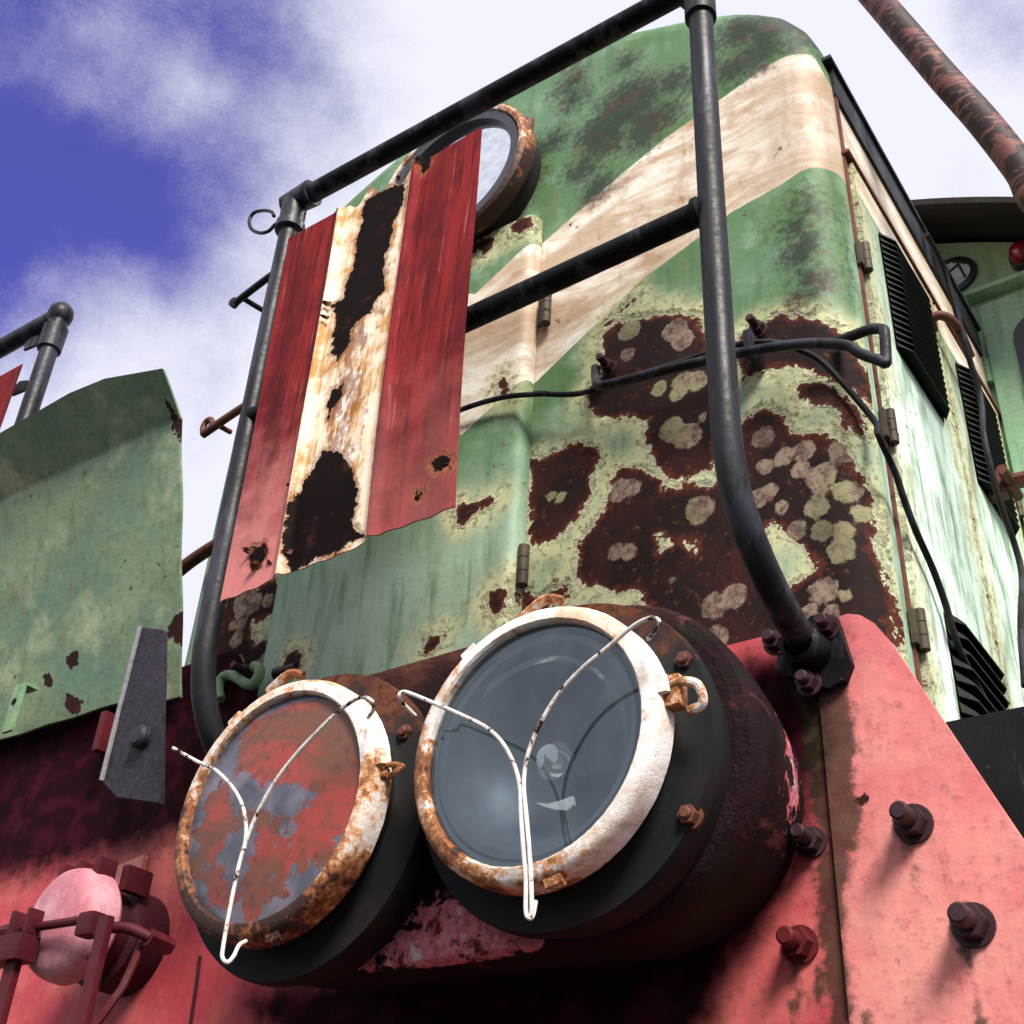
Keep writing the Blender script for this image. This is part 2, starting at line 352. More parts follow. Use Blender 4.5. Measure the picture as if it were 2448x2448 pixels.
def mat_drum():
    n = N('lamp_body_paint'); mid, fin = n.noise(12, 5, .6), n.noise(80, 7, .7)
    c = n.mix(n.step(mid, -.1, .2), (.010, .012, .013), (.018, .014, .012))
    e = n.add(n.add(n.mul(n.add(n.axis(2), -2.14), 1.3), n.mul(mid, .35)), n.mul(fin, .12))
    c = n.mix(n.step(e, .0, .08), c, n.mix(n.step(fin, -.08, .15), (.11, .036, .018), (.035, .014, .010)))
    c = n.mix(n.mul(n.step(n.noise(30, 7, .7, n.vec(loc=(2, 1, 3))), .16, .18), .7), c, (.08, .03, .02))
    return n.bsdf(c, .65, bump=n.add(fin, mid), bstr=.5, bdist=.0015, spec=.10)
M['drum2'] = mat_drum()

def mat_rim(name, seed, rustiness):
    n = N(name); L = (seed, seed*2, seed)
    mid, fin = n.noise(16, 6, .65, n.vec(loc=L)), n.noise(80, 7, .7, n.vec(loc=L))
    z = n.axis(2)
    low = n.attr('low')                                   # more rust towards one side of the ring
    e = n.add(n.add(n.mul(low, .26), mid), n.mul(fin, .75))
    c = n.mix(n.step(n.noise(30, 5), -.1, .2), (.80, .76, .74), (.60, .50, .42))
    c = n.mix(n.mul(n.step(n.add(n.noise(9, 5, .6, n.vec(loc=(L[0]+5, 1, 2))), n.mul(fin, .3)), -.02, .16), .7), c, (.58, .36, .18))
    c = n.mix(n.step(e, rustiness-.17, rustiness-.02), c, (.50, .21, .07))
    c = n.mix(n.step(e, rustiness-.02, rustiness+.06), c, (.20, .06, .02))
    c = n.mix(n.step(e, rustiness+.09, rustiness+.13), c, (.035, .012, .008))
    cell = n.voro(170, feature='DISTANCE_TO_EDGE')
    c = n.mix(n.mul(n.step(cell, .0, .05, 1, 0), n.mul(n.step(n.noise(14, 4), .0, .15), .55)), c, (.25, .16, .10))
    h = n.add(n.add(n.mul(n.step(e, rustiness-.03, rustiness+.02, 1, 0), 1.0), n.mul(fin, .9)), n.mul(n.step(cell, 0, .06), .12))
    return n.bsdf(c, .55, bump=h, bstr=.8, bdist=.0022, spec=.35)
M['rimR'] = mat_rim('white_rim_paint', 1.0, .19)
M['rimL'] = mat_rim('rusty_rim_paint', 4.0, .08)
M['rimT'] = mat_rim('top_lamp_rim_paint', 7.0, .07)
M['wire'] = paint_simple('white_wire_paint', (.72, .70, .70), (.60, .55, .50), dark=(.12, .05, .02), chips=.10, chipscale=60, mott=.15, streak=.15, grime=(.3, .15, .08))

def mat_board():
    n = N('warning_board_paint')
    mid, fin = n.noise(17, 6, .62), n.noise(85, 7, .7)
    br = n.noise(6, 7, .68, n.vec(scale=(22, 22, .8)), .15); br2 = n.noise(4, 5, .6, n.vec(scale=(5, 5, .6), loc=(3, 0, 1)))
    z = n.axis(2); u = n.attr('u')
    red = n.mix(n.step(n.add(br2, n.mul(mid, .4)), -.14, .16), (.215, .019, .021), (.095, .011, .014))
    red = n.mix(n.mul(n.step(br, .0, .14), .85), red, (.055, .008, .010))
    red = n.mix(n.mul(n.step(br, -.1, -.26), .5), red, (.62, .32, .30))
    red = n.mix(n.mul(n.step(n.add(z, n.mul(mid, .4)), 2.78, 2.40), n.step(u, .62, .30, .25, .85)), red, (.58, .21, .20))
    cm_ = n.attr('cream')
    white = n.mix(n.step(n.add(mid, n.mul(br, .6)), -.08, .14), (.80, .66, .50), (.50, .26, .09))
    white = n.mix(n.step(n.add(n.noise(24, 7, .7, n.vec(scale=(1, 1, .6), loc=(0, 0, 6))), n.mul(cm_, 2.2)), .12, .22), white, (.82, .77, .74))
    white = n.mix(n.mul(n.step(n.add(n.noise(40, 7, .7, n.vec(scale=(1, 1, .5))), n.mul(cm_, 3.)), .12, .26), .8), white, (.22, .08, .03))
    c = n.mix(n.step(n.add(cm_, n.mul(fin, .006)), -.001, .001), red, white)
    e = n.add(n.add(n.attr('rust'), n.mul(mid, .030)), n.mul(fin, .028)); rm = n.step(e, -.001, .001)
    c = n.mix(n.mul(n.step(e, -.014, -.002), .45), c, (.34, .14, .05))
    dots = n.step(n.noise(95, 7, .75, n.vec(loc=(5, 1, 0))), .26, .28)
    c = n.mix(dots, c, (.80, .6, .58))
    sp = n.step(n.add(n.noise(30, 7, .7), n.mul(n.noise(4, 2), .4)), .25, .265); rm = n.math('MAXIMUM', rm, sp)
    c = n.mix(rm, c, n.mix(n.step(n.noise(26, 6, .7), .04, .2), (.006, .0025, .0025), (.035, .011, .008)))
    h = n.add(n.add(n.mul(rm, -1.6), n.mul(n.step(e, -.008, -.001), .8)), n.add(n.mul(fin, .5), n.mul(br, .4)))
    return n.bsdf(c, .6, bump=h, bstr=.8, bdist=.0025, spec=.04)
M['board'] = mat_board()

def mat_housing():
    n = N('headlight_housing_paint')
    mid, fin = n.noise(13, 6, .62), n.noise(70, 7, .7); z = n.axis(2); x = n.axis(0)
    pk = n.mix(n.step(fin, -.1, .15), (.62, .20, .24), (.40, .08, .10))
    pk = n.mix(n.step(n.noise(28, 6, .7, n.vec(loc=(3, 3, 3))), .06, .18), pk, (.62, .48, .55))
    rs = n.mix(n.step(mid, -.05, .15), (.016, .004, .006), (.006, .002, .003))
    rs = n.mix(n.mul(n.step(n.noise(8, 5, .6, n.vec(loc=(6, 0, 2))), .02, .14), .8), rs, (.012, .017, .009))
    e = n.add(n.attr('pink'), n.add(n.mul(n.noise(24, 6, .7), .16), n.mul(fin, .06)))
    pm = n.step(e, -.001, .001)
    sme = n.noise(7, 7, .7, n.vec(scale=(1.6, .35, 1.6), loc=(0, 2, 5)), .6)
    rs = n.mix(n.mul(n.step(sme, .05, .13), .8), rs, n.mix(n.step(fin, -.05, .15), (.13, .040, .038), (.04, .012, .012)))
    rs = n.mix(n.mul(n.step(sme, -.06, -.16), .8), rs, (.006, .009, .005))
    rs = n.mix(n.mul(n.step(n.add(n.axis(2), n.mul(mid, .12)), 2.19, 2.25), n.step(n.noise(22, 6, .7), -.12, .12, .35, 1.0)), rs, (.085, .028, .017))
    pk = n.mix(n.step(n.noise(34, 7, .72, n.vec(loc=(8, 3, 3))), .03, .10), pk, (.09, .016, .014))
    c = n.mix(pm, rs, pk)
    return n.bsdf(c, .7, bump=n.add(n.mul(pm, 1.0), n.add(n.mul(fin, .8), mid)), bstr=1.0, bdist=.007, spec=.12)
M['housing'] = mat_housing()

def mat_pole():
    n = N('flaking_pole_paint'); v = n.vec(rot=(0, -.85, 0), scale=(1.0, 1.0, 2.6))
    e = n.add(n.noise(16, 7, .68, v, 1.2), n.mul(n.noise(4, 3), .5)); m = n.step(e, -.018, -.008)
    c = n.mix(n.step(n.noise(10, 4), -.1, .15), (.15, .048, .045), (.20, .080, .055))
    c = n.mix(m, c, (.022, .010, .010))
    return n.bsdf(c, .6, bump=n.mul(m, -1), bstr=.8, bdist=.004, spec=.3)
M['pole'] = mat_pole()

def mat_glass_dusty():
    n = N('dusty_lamp_glass'); mid, fin = n.noise(9, 5, .6), n.noise(90, 5, .7)
    sm = n.noise(6, 6, .65, n.vec(scale=(1.4, 1, .5), rot=(0, .5, 0)), .5); mid = n.add(mid, n.mul(sm, .8))
    d = n.t.nodes.new('ShaderNodeBsdfDiffuse'); n._in(d.inputs[0], n.mix(n.step(mid, -.2, .2), (.020, .030, .042), (.058, .078, .086)))
    t = n.t.nodes.new('ShaderNodeBsdfTransparent'); t.inputs[0].default_value = (.86, .92, .97, 1)
    gl = n.t.nodes.new('ShaderNodeBsdfGlossy'); gl.inputs[0].default_value = (.85, .92, 1, 1); n._in(gl.inputs['Roughness'], .035)
    m1 = n.t.nodes.new('ShaderNodeMixShader'); n._in(m1.inputs[0], n.step(n.add(mid, n.mul(fin, .6)), -.3, .35, .30, .52))
    n.t.links.new(t.outputs[0], m1.inputs[1]); n.t.links.new(d.outputs[0], m1.inputs[2])
    m2 = n.t.nodes.new('ShaderNodeMixShader'); m2.inputs[0].default_value = .085
    n.t.links.new(m1.outputs[0], m2.inputs[1]); n.t.links.new(gl.outputs[0], m2.inputs[2]); n.t.links.new(m2.outputs[0], n.out.inputs[0])
    return n.m
M['glassR'] = mat_glass_dusty()

def mat_glass_painted():
    n = N('overpainted_lamp_glass'); mid, fin = n.noise(8, 6, .62), n.noise(60, 7, .7)
    sw = n.noise(7, 6, .65, n.vec(rot=(0, .8, 0), scale=(1, 1, 2.2)), .8)
    a = n.mix(n.mul(n.step(fin, .02, .16), .6), n.mix(n.step(sw, -.06, .10), (.28, .036, .026), (.125, .046, .026)), (.05, .02, .018))
    e = n.add(n.add(n.add(n.attr('red'), .010), n.mul(sw, .12)), n.add(n.mul(mid, .10), n.mul(fin, .07)))
    g = n.mix(n.step(n.noise(20, 5), -.1, .15), (.055, .062, .085), (.14, .12, .155))
    c = n.mix(n.step(e, -.002, .002), g, a)
    c = n.mix(n.step(n.noise(26, 7, .7, n.vec(loc=(1, 1, 9))), .16, .175), c, (.07, .06, .09))
    return n.bsdf(c, n.step(e, -.01, .01, .18, .5), bump=n.add(n.step(e, -.002, .002), n.mul(fin, .4)), bstr=.5, bdist=.0012, spec=.5)
M['glassL'] = mat_glass_painted()

def mat_plain(name, col, rough=.4, metal=0.0, spec=.5, **kw):
    n = N(name); fin = n.noise(40, 5, .6)
    c = n.mix(n.step(fin, -.15, .2), col, tuple(x*.75 for x in col))
    return n.bsdf(c, rough, metal, bump=fin, bstr=.15, bdist=.001, spec=spec, **kw)
M['mirror'] = mat_plain('sky_reflecting_glass', (.86, .88, .92), .05, 1.0)
M['glintwhite'] = mat_plain('lens_glint_white', (.85, .88, .80), .2)
M['reflector'] = mat_plain('dull_reflector', (.10, .13, .15), .5, .3)
M['pane'] = mat_plain('sky_sheen_glass', (.85, .87, .92), .08, 0, .9)  # white base colour stands in for sky mirrored in the cab windows
M['bulb'] = mat_plain('lamp_bulb', (.9, .9, .85), .08, .9)
M['gasket'] = mat_plain('rubber_gasket', (.03, .032, .045), .45)
M['dark'] = mat_plain('dark_opening', (.006, .006, .006), .8, 0, .1)
M['redglass'] = mat_plain('red_lamp_glass', (.25, .008, .03), .1, 0, .8)
M['louver'] = paint_simple('louver_paint', (.016, .022, .016), (.010, .012, .010), chips=.3, mott=.3, streak=.2)

def attr_none(V): return np.full(len(V), -.2)

# ------------------------------------------------------------------ ground
n = N('ballast'); c = n.mix(n.step(n.noise(40, 6, .7), -.15, .2), (.030, .026, .024), (.065, .058, .052))
c = n.mix(n.step(n.noise(.6, 4), 0, .15), c, (.030, .035, .018))
gm = n.bsdf(c, .9, bump=n.voro(22), bstr=1.0, bdist=.03, spec=.2)
g = MB(); g.add([(-800, -800, 0), (800, -800, 0), (800, 800, 0), (-800, 800, 0)], [(0, 1, 2, 3)])
go = g.build('ground', gm); go['kind'] = 'structure'

# ------------------------------------------------------------------ locomotive root
loco = bpy.data.objects.new('locomotive', None); C.objects.link(loco); loco.location = (-1.11, 1.9, 0)
loco['label'] = 'weathered green and cream diesel locomotive with peeling rust, red front plate and two round headlights'
loco['category'] = 'locomotive'

H = 1.36; R = .06
XL, XR, ZB, ZT = -1.80, -.42, .62+CAMZ, 2.285+CAMZ
YB = 2.27

def outline(x):                                          # outer top height of the hood at x
    d = np.abs(np.asarray(x)+1.11)
    pts_d = [0, .29, .455, .516, .58, .62, .65, .67, .683, .69]; pts_z = [2.29, 2.246, 2.167, 2.136, 2.105, 2.075, 2.035, 1.985, 1.93, 1.86]
    return np.interp(d, pts_d, pts_z)+CAMZ

# boundary of the flat front cap = outline inset by R
def build_hood():
    th = np.concatenate([np.linspace(0, .9, 121), .9+.1*np.sin(np.linspace(0, math.pi/2, 22)[1:])])
    half = (.69-R)*th                                     # distance from the centre line
    xs = np.concatenate([-half[::-1][:-1], half])-1.11
    # inset top
    dd = np.abs(xs+1.11); pd = np.array([0, .25, .41, .465, .515, .55, .585, .610, .624, .63]); pz = np.array([2.285, 2.250, 2.176, 2.148, 2.118, 2.09, 2.055, 2.01, 1.965, 1.88])
    zt = np.interp(dd, pd, pz)+CAMZ
    rows = 190; v = np.linspace(0, 1, rows)
    P = np.zeros((len(xs), rows, 3)); P[..., 0] = xs[:, None]; P[..., 1] = H; P[..., 2] = ZB+(zt[:, None]-ZB)*v
    m = MB(); m.sheet(P)
    L = [P[0, j] for j in range(rows)]+[P[i, -1] for i in range(1, len(xs)-1)]+[P[-1, j] for j in range(rows-1, -1, -1)]
    L = np.array(L); T = np.gradient(L, axis=0); k = np.ones(9)/9
    T[:, 0] = np.convolve(np.pad(T[:, 0], 4, 'edge'), k, 'valid'); T[:, 2] = np.convolve(np.pad(T[:, 2], 4, 'edge'), k, 'valid')
    nx, nz = -T[:, 2], T[:, 0]; ln = np.hypot(nx, nz); nx /= ln; nz /= ln
    rings = []
    for a in np.linspace(0, math.pi/2, 9):
        q = L.copy(); q[:, 0] += R*math.sin(a)*nx; q[:, 2] += R*math.sin(a)*nz; q[:, 1] = H+R*(1-math.cos(a)); rings.append(q)
    for y in np.linspace(H+R, YB+.02, 70)[1:]:
        q = rings[8].copy(); q[:, 1] = y; rings.append(q)
    m.sheet(np.array(rings)); return m

k1 = .4658
def c1(pts): return xz(cr(1200, 700, k1, pts), H)
RUST = [c1(p) for p in (
 [(505,215),(600,140),(740,120),(870,110),(1000,130),(1025,200),(1050,290),(1110,300),(1140,440),(1130,600),(1110,760),(1075,900),(950,960),(800,900),(760,820),(745,740),(760,650),(650,620),(560,650),(440,600),(430,520),(500,430),(520,330)],
 [(140,850),(240,820),(380,790),(490,795),(500,850),(450,970),(460,1030),(380,1170),(280,1260),(170,1290),(140,1100)],
 [(570,1000),(600,910),(680,900),(740,910),(800,960),(840,1030),(950,985),(1080,975),(1180,900),(1200,760),(1240,650),(1300,590),(1380,580),(1450,650),(1480,720),(1600,740),(1700,760),(1780,830),(1830,950),(1870,1100),(1900,1300),(1960,1560),(1980,1750),(1560,1900),(1010,1930),(900,1720),(760,1640),(700,1510),(600,1550),(450,1500),(385,1450),(395,1300),(430,1230),(510,1150)],
 [(1215,260),(1290,180),(1400,120),(1540,135),(1640,150),(1730,190),(1800,300),(1860,440),(1850,480),(1700,440),(1640,420),(1550,380),(1400,370),(1230,440)],
 [(1500,480),(1620,450),(1740,520),(1800,600),(1805,680),(1700,620),(1560,560)],
 [(520,170),(600,90),(680,20),(690,30),(600,130),(540,180)],
 [(100,1500),(180,1540),(330,1500),(350,1560),(200,1650),(100,1700)])]
RUST += [xz(cr(400, 1300, .2588, p), H) for p in (
 [(480,900),(560,500),(700,430),(980,340),(1050,380),(1070,500),(1000,650),(900,700),(770,740),(770,850),(810,940),(900,900),(1020,880),(1000,1080),(940,1350),(700,1700),(100,1800),(150,1400),(350,1300)],
 [(150,150),(350,20),(360,60),(300,300),(190,430)])]
RUST += [xz(cr(0, 600, .4141, p), H) for p in ([(1440,430),(1470,300),(1550,270),(1570,330),(1540,480),(1450,520)], [(1270,1080),(1350,1000),(1400,980),(1350,1080),(1270,1200)])]
HOLE = [c1([(1400,1160),(1440,1200),(1560,1330),(1650,1400),(1620,1450),(1500,1500),(1440,1530),(1380,1490),(1320,1300),(1330,1230)]),
        c1([(800,1240),(860,1270),(1010,1270),(1000,1340),(900,1310),(800,1335)])]
SPOT1 = [(655,195,52),(890,190,60),(930,240,50),(645,315,32),(810,485,34),(930,460,56),(910,505,42),(1000,450,46),(870,700,60),(950,735,66),(605,1010,52),(665,1000,44),(1015,1110,68),(585,1335,30),(645,1330,32),(870,1475,9),
 (1340,740,56),(1450,840,46),(1350,890,38),(1530,900,46),(1555,810,54),(1640,940,66),(1640,1005,40),(1740,800,66),(1370,1020,36),(1320,1050,42),(1440,1097,28),(1620,1097,56),(1515,1220,45),(1640,1223,54),(1750,1220,52),(1740,1320,66),
 (1085,1605,57),(1195,1555,56),(1100,1780,58),(1650,1530,64),(1760,1550,25),(1765,1010,56),(1830,1110,40),(1030,640,18),(1575,1650,46),(1690,1640,34),(1440,20,10),(300,1050,22),(250,1040,20)]
SPOT2 = [(720,520,90),(790,560,70),(700,600,60),(930,525,44),(600,755,25),(680,750,40),(640,890,45),(640,1110,52),(890,1110,75),(530,1480,50)]
def stripe_poly(lo, up, Y): return np.vstack([xz(lo, Y), xz(up[::-1], Y)])
k3 = .4141
lo_f = cr(1200, 0, k3, [(480,1930),(800,1620),(990,1480),(1325,1225),(1620,1060)])
up_f = cr(1200, 0, k3, [(-60,1640),(250,1390),(600,1080),(940,800),(1280,560),(1540,375)])
_lo = xz(lo_f, H); _up = xz(up_f, H)
# the chevron: cream band falling from each corner towards the middle, then carried level round the corner
CX = -1.11
_lo = np.vstack([[-1.12, np.interp(-1.12, [_lo[0][0], _lo[1][0]], [_lo[0][1], _lo[1][1]])-.10], _lo, at(1935, 400, H+.004)[[0, 2]], [-.41, 1.632+CAMZ]])
_lo[0] = [-1.11, _lo[1][1]-(_lo[2][1]-_lo[1][1])/(_lo[2][0]-_lo[1][0])*(_lo[1][0]+1.11)]
_up = np.vstack([[-1.11, 0], _up, at(1904, 128, H+.006)[[0, 2]], [-.432, 1.935+CAMZ], [-.4195, 1.875+CAMZ], [-.40, 2.2+CAMZ]])
_up[0] = [-1.11, _up[1][1]-(_up[3][1]-_up[1][1])/(_up[3][0]-_up[1][0])*(_up[1][0]+1.11)]
print('stripe lo', _lo.round(3).tolist(), 'up', _up.round(3).tolist())
def cream_fn(V):
    x = -np.abs(V[:, 0]+1.11)-0.0; x = -1.11-x; x = np.where(V[:, 1] > H+R+.03, -.401, x)            # mirror to the right half
    lo = np.interp(x, _lo[:, 0], _lo[:, 1]); up = np.interp(x, _up[:, 0], _up[:, 1])
    return np.minimum(V[:, 2]-lo, up-V[:, 2])*.8
def rust_fn(V):
    P = V[:, [0, 2]]; r = union(*[poly_sdf(P, p) for p in RUST]); h = union(*[poly_sdf(P, p) for p in HOLE])
    r = np.minimum(r, -h)
    far = np.clip((V[:, 1]-(H+.05))/.02, 0, 1)            # the fields end at the rounded corner
    return np.clip(r-far*.3, -.2, .1)
def spot_fn(V):
    P = V[:, [0, 2]]; s = np.maximum(discs_px(P, SPOT1, H, 1200, 700, k1), discs_px(P, SPOT2, H, 400, 1300, .2588))
    return s-np.clip((V[:, 1]-(H+.05))/.02, 0, 1)*.2
def soft(P, L, Y, ox, oy, s):
    r = np.full(len(P), -.2)
    for (x, y, rad) in L:
        c = at(ox+x*s, oy+y*s, Y); e = at(ox+(x+rad)*s, oy+y*s, Y); rr = abs(e[0]-c[0])
        r = np.maximum(r, (rr-np.hypot(P[:, 0]-c[0], P[:, 1]-c[2]))*.8+.030)
    return r
DIRT = [(720,620,170),(600,760,150),(860,700,110),(700,600,110),(640,720,100),(560,820,80),(830,760,70),(900,700,60),(980,480,50),(400,480,45),(760,660,80),(480,950,50),
        (1760,1190,55),(1700,1290,50),(1760,1420,60),(1720,1480,50),(1780,1600,70),(1720,1700,50),(170,900,60),(120,1020,80),(60,1120,80),(-20,1200,90),(700,380,26),(1400,150,120),(1600,130,150),(1480,300,90),(1330,400,70),(1700,190,90),(1150,420,60),(300,820,45),(560,1080,50),(420,560,40)]
def dirt_fn(V):
    P = V[:, [0, 2]]; r = soft(P, DIRT, H, 1200, 0, k3)
    return r-np.clip((V[:, 1]-(H+.05))/.02, 0, 1)*.02-np.clip((V[:, 1]-(H+.08))/.05, 0, 1)*.3
def lit_pale_fn(V):
    s = np.clip((V[:, 1]-(H+.035))/.06, 0, 1)*np.clip((1.64+CAMZ-V[:, 2])/.5+.15, 0, 1)  # strong light on the side wall painted in as paler green
    s2 = np.clip((1.35+CAMZ-V[:, 2])/.5, 0, .22)  # slightly paler towards the foot of the front
    return np.maximum(s, s2)
AT = {'tan': lambda V: np.clip((V[:, 0]+.60)/.16, 0, 1)*np.clip((V[:, 2]-1.55-CAMZ)/.1, 0, .8)*np.clip((H+.10-V[:, 1])/.04, 0, 1), 'rust': rust_fn, 'cream': cream_fn, 'spot': spot_fn, 'dirt_shade': dirt_fn, 'lit_pale': lit_pale_fn}
hood = build_hood().build('hood', M['hood'], loco, attrs=AT)

# raised front door of the hood
def door():
    x0, x1, z0, z1, y0 = -1.515, -.982, .66+CAMZ, 1.803+CAMZ, 1.330; r = .022
    nx, nz = 90, 170; m = MB()
    path = [(x0, H-.002), (x0, y0+.006), (x0+.004, y0+.001), (x0+.010, y0)]
    path += [(x, y0) for x in np.linspace(x0+.010, x1-r, nx)[1:]]
    path += [(x1-r+r*math.sin(a), y0+r*(1-math.cos(a))) for a in np.linspace(0, math.pi/2, 7)[1:]]+[(x1, H-.002)]
    zz = np.linspace(z0, z1, nz); P = np.zeros((len(path), nz, 3))
    for i, (x, y) in enumerate(path): P[i, :, 0] = x; P[i, :, 1] = y; P[i, :, 2] = zz
    m.sheet(P)
    T = np.array([[(x, y, z1) for (x, y) in path], [(x, H-.002, z1-.0) for (x, y) in path]]); m.sheet(T); return m
DR = [cr(400, 900, k1, p) for p in ([(1490,700),(1520,660),(1600,650),(1660,635),(1640,670),(1560,700),(1510,745)],
      [(1310,1400),(1340,1340),(1410,1320),(1400,1370),(1340,1410)], [(1660,1130),(1720,1120),(1710,1180),(1680,1200)], [(1780,1100),(1800,1020),(1835,1040),(1830,1250),(1790,1230)],
      [(1800,1280),(1830,1250),(1832,1420),(1760,1440)], [(620,1470),(650,1430),(660,1480),(630,1510)])]
DR += [cr(500, 200, k3, p) for p in ([(1540,920),(1620,885),(1640,900),(1600,950),(1530,960)], [(1745,830),(1790,780),(1860,760),(1850,820),(1790,865),(1750,860)],
      [(1680,1740),(1700,1700),(1725,1740),(1735,1790),(1700,1790)])]
DRX = [xz(p, 1.330) for p in DR]
def door_rust(V): return union(*[poly_sdf(V[:, [0, 2]], p) for p in DRX])+.004
dlo = xz(cr(500, 200, k3, [(1500,1990),(1620,1900),(1840,1670)]), 1.33); dup = xz(cr(500, 200, k3, [(1510,1240),(1700,1050),(1900,870)]), 1.33)
def door_cream(V):
    x = V[:, 0]
    lo = dlo[-1][1]+(x-dlo[-1][0])*(dlo[-1][1]-dlo[0][1])/(dlo[-1][0]-dlo[0][0]); up = dup[-1][1]+(x-dup[-1][0])*(dup[-1][1]-dup[0][1])/(dup[-1][0]-dup[0][0])
    # left arm of the chevron
    xm = -2.22-x-.0; lo2 = dlo[-1][1]+(xm-dlo[-1][0])*(dlo[-1][1]-dlo[0][1])/(dlo[-1][0]-dlo[0][0]); up2 = dup[-1][1]+(xm-dup[-1][0])*(dup[-1][1]-dup[0][1])/(dup[-1][0]-dup[0][0])
    L = np.maximum(lo, lo2); U = np.maximum(up, up2)
    return np.minimum(V[:, 2]-L, U-V[:, 2])*.8
dr = door().build('hood_door', M['hood'], loco, attrs={'rust': door_rust, 'cream': door_cream, 'spot': attr_none, 'dirt_shade': attr_none, 'lit_pale': lambda V: np.clip((1.30+CAMZ-V[:, 2])/.9, 0, .30)})

def hinge(x, y, z, axis='front', s=1.0, mat='hinge', parent=None):
    m = MB()
    for k in range(3): m.lathe((x, y), [(.0, z-.033*s+k*.022*s), (.0085*s, z-.033*s+k*.022*s), (.0085*s, z-.0125*s+k*.022*s), (.0, z-.0125*s+k*.022*s)], 14, 'z')
    if axis == 'front': m.box((x-.018*s, y+.002, z-.028*s), (x+.0, y+.010, z+.028*s), .001)
    else: m.box((x-.010, y-.020*s, z-.028*s), (x-.002, y+.022*s, z+.028*s), .001)
    return m.build('hinge', M[mat], parent or loco)
p = at(1297, 733, 1.338); hinge(p[0]+.003, 1.345, p[2], s=1.1, parent=dr)
p = at(1297, 1290, 1.338); hinge(-.975, 1.345, 1.02+CAMZ, s=1.1, parent=dr)

# ------------------------------------------------------------------ side doors, louvres, gutter
def side_panel(y0, y1, z0, z1, name='side_door'):
    m = MB(); ny, nz = 40, 110; yy = np.linspace(y0, y1, ny); zz = np.linspace(z0, z1, nz); X = XR+.010
    P = np.zeros((ny+2, nz+2, 3)); ys = np.concatenate([[y0], yy, [y1]]); zs = np.concatenate([[z0], zz, [z1]])
    P[..., 1] = ys[:, None]; P[..., 2] = zs[None]; P[..., 0] = X; P[0, :, 0] = P[-1, :, 0] = P[:, 0, 0] = P[:, -1, 0] = XR-.001
    m.sheet(P)
    return m.build(name, M['hood'], loco, attrs={'rust': lambda V: np.maximum(-.11+.0*V[:, 0], .006-np.minimum(np.minimum(V[:, 1]-y0, y1-V[:, 1])*.55+.014, .2)), 'cream': cream_fn, 'spot': attr_none,
        'dirt_shade': lambda V: -.058+.0*V[:, 0], 'lit_pale': lit_pale_fn})
d1 = side_panel(1.447, 1.838, .66+CAMZ, 1.700+CAMZ); d2 = side_panel(1.850, 2.235, .66+CAMZ, 1.700+CAMZ)
def louvers(parent, y0, y1, z0, z1, n, name='louver'):
    b = MB(); X = XR+.0115; b.add([(X, y0, z0), (X, y1, z0), (X, y1, z1), (X, y0, z1)], [(0, 1, 2, 3)])
    b.build('vent_opening', M['dark'], parent)
    m = MB(); dz = (z1-z0)/n
    for i in range(n):
        zc = z0+dz*(i+.0)
        ys = np.linspace(y0, y1, 9); prof = []
        for y in ys:
            e = min(1, min(y-y0, y1-y)/.012+.12); h = .019*e
            prof.append([(X+.0005, y, zc+dz*1.0), (X+h*.62, y, zc+dz*.82), (X+h, y, zc+dz*.42), (X+h*1.0, y, zc+dz*.32), (X+h*.9, y, zc+dz*.32), (X+h*.5, y, zc+dz*.72), (X+.0003, y, zc+dz*.92)])
        m.sheet(np.array(prof))
    return m.build(name, M['louver'], parent)
louvers(d1, 1.535, 1.760, 1.350+CAMZ, 1.612+CAMZ, 19)
louvers(d2, 1.925, 2.140, 1.330+CAMZ, 1.612+CAMZ, 20)
louvers(d1, 1.562, 1.795, .680+CAMZ, .890+CAMZ, 9)
louvers(d2, 1.955, 2.180, .680+CAMZ, .890+CAMZ, 9)
for z in (1.47, 1.13, .80): hinge(XR+.012, 1.441, z+CAMZ, 'side', .9, parent=d1)
for z in (1.47, 1.13, .80): hinge(XR+.012, 2.243, z+CAMZ, 'side', .9, parent=d2)
# rain strip, dark seams
m = MB(); m.box((XR-.002, 1.425, 1.705+CAMZ), (XR+.014, YB, 1.713+CAMZ), .002); m.build('rain_strip', M['rusty'], loco)
m = MB(); m.box((XR-.002, 1.428, .66+CAMZ), (XR+.004, 1.438, 1.90+CAMZ)); m.build('corner_seam', M['rusty'], loco)
m = MB(); m.box((XR-.035, 1.425, 1.858+CAMZ), (XR+.006, 2.235, 1.938+CAMZ), .003); m.box((XR-.03, 1.405, 1.934+CAMZ), (XR+.012, 2.24, 1.944+CAMZ), .002); m.build('gutter_and_shade', M['black'], loco)  # tall black box also stands in for the shade below the gutter lip
# door handle, latch, cables on the side
h0 = atx(2245, 775, XR+.02)
m = MB(); m.tube([(XR+.008, h0[1]-.02, h0[2]), (XR+.03, h0[1]-.015, h0[2]+.005), (XR+.045, h0[1]+.02, h0[2]), (XR+.045, h0[1]+.09, h0[2]-.022)], .009, 12)
m.box((XR+.006, h0[1]-.035, h0[2]-.012), (XR+.016, h0[1]+.005, h0[2]+.012), .002); m.build('door_handle', M['rusty'], d1)
m = MB(); l0 = (XR+.03, 2.06, 1.36+CAMZ)
m.box((XR+.008, 1.985, 1.335+CAMZ), (XR+.042, 2.015, 1.385+CAMZ), .003); m.tube([(XR+.040, 2.00, 1.362+CAMZ), (XR+.085, 2.005, 1.362+CAMZ)], .015, 6, 1); m.tube([(XR+.080, 2.00, 1.362+CAMZ), (XR+.115, 2.01, 1.362+CAMZ)], .012, 12, 1)
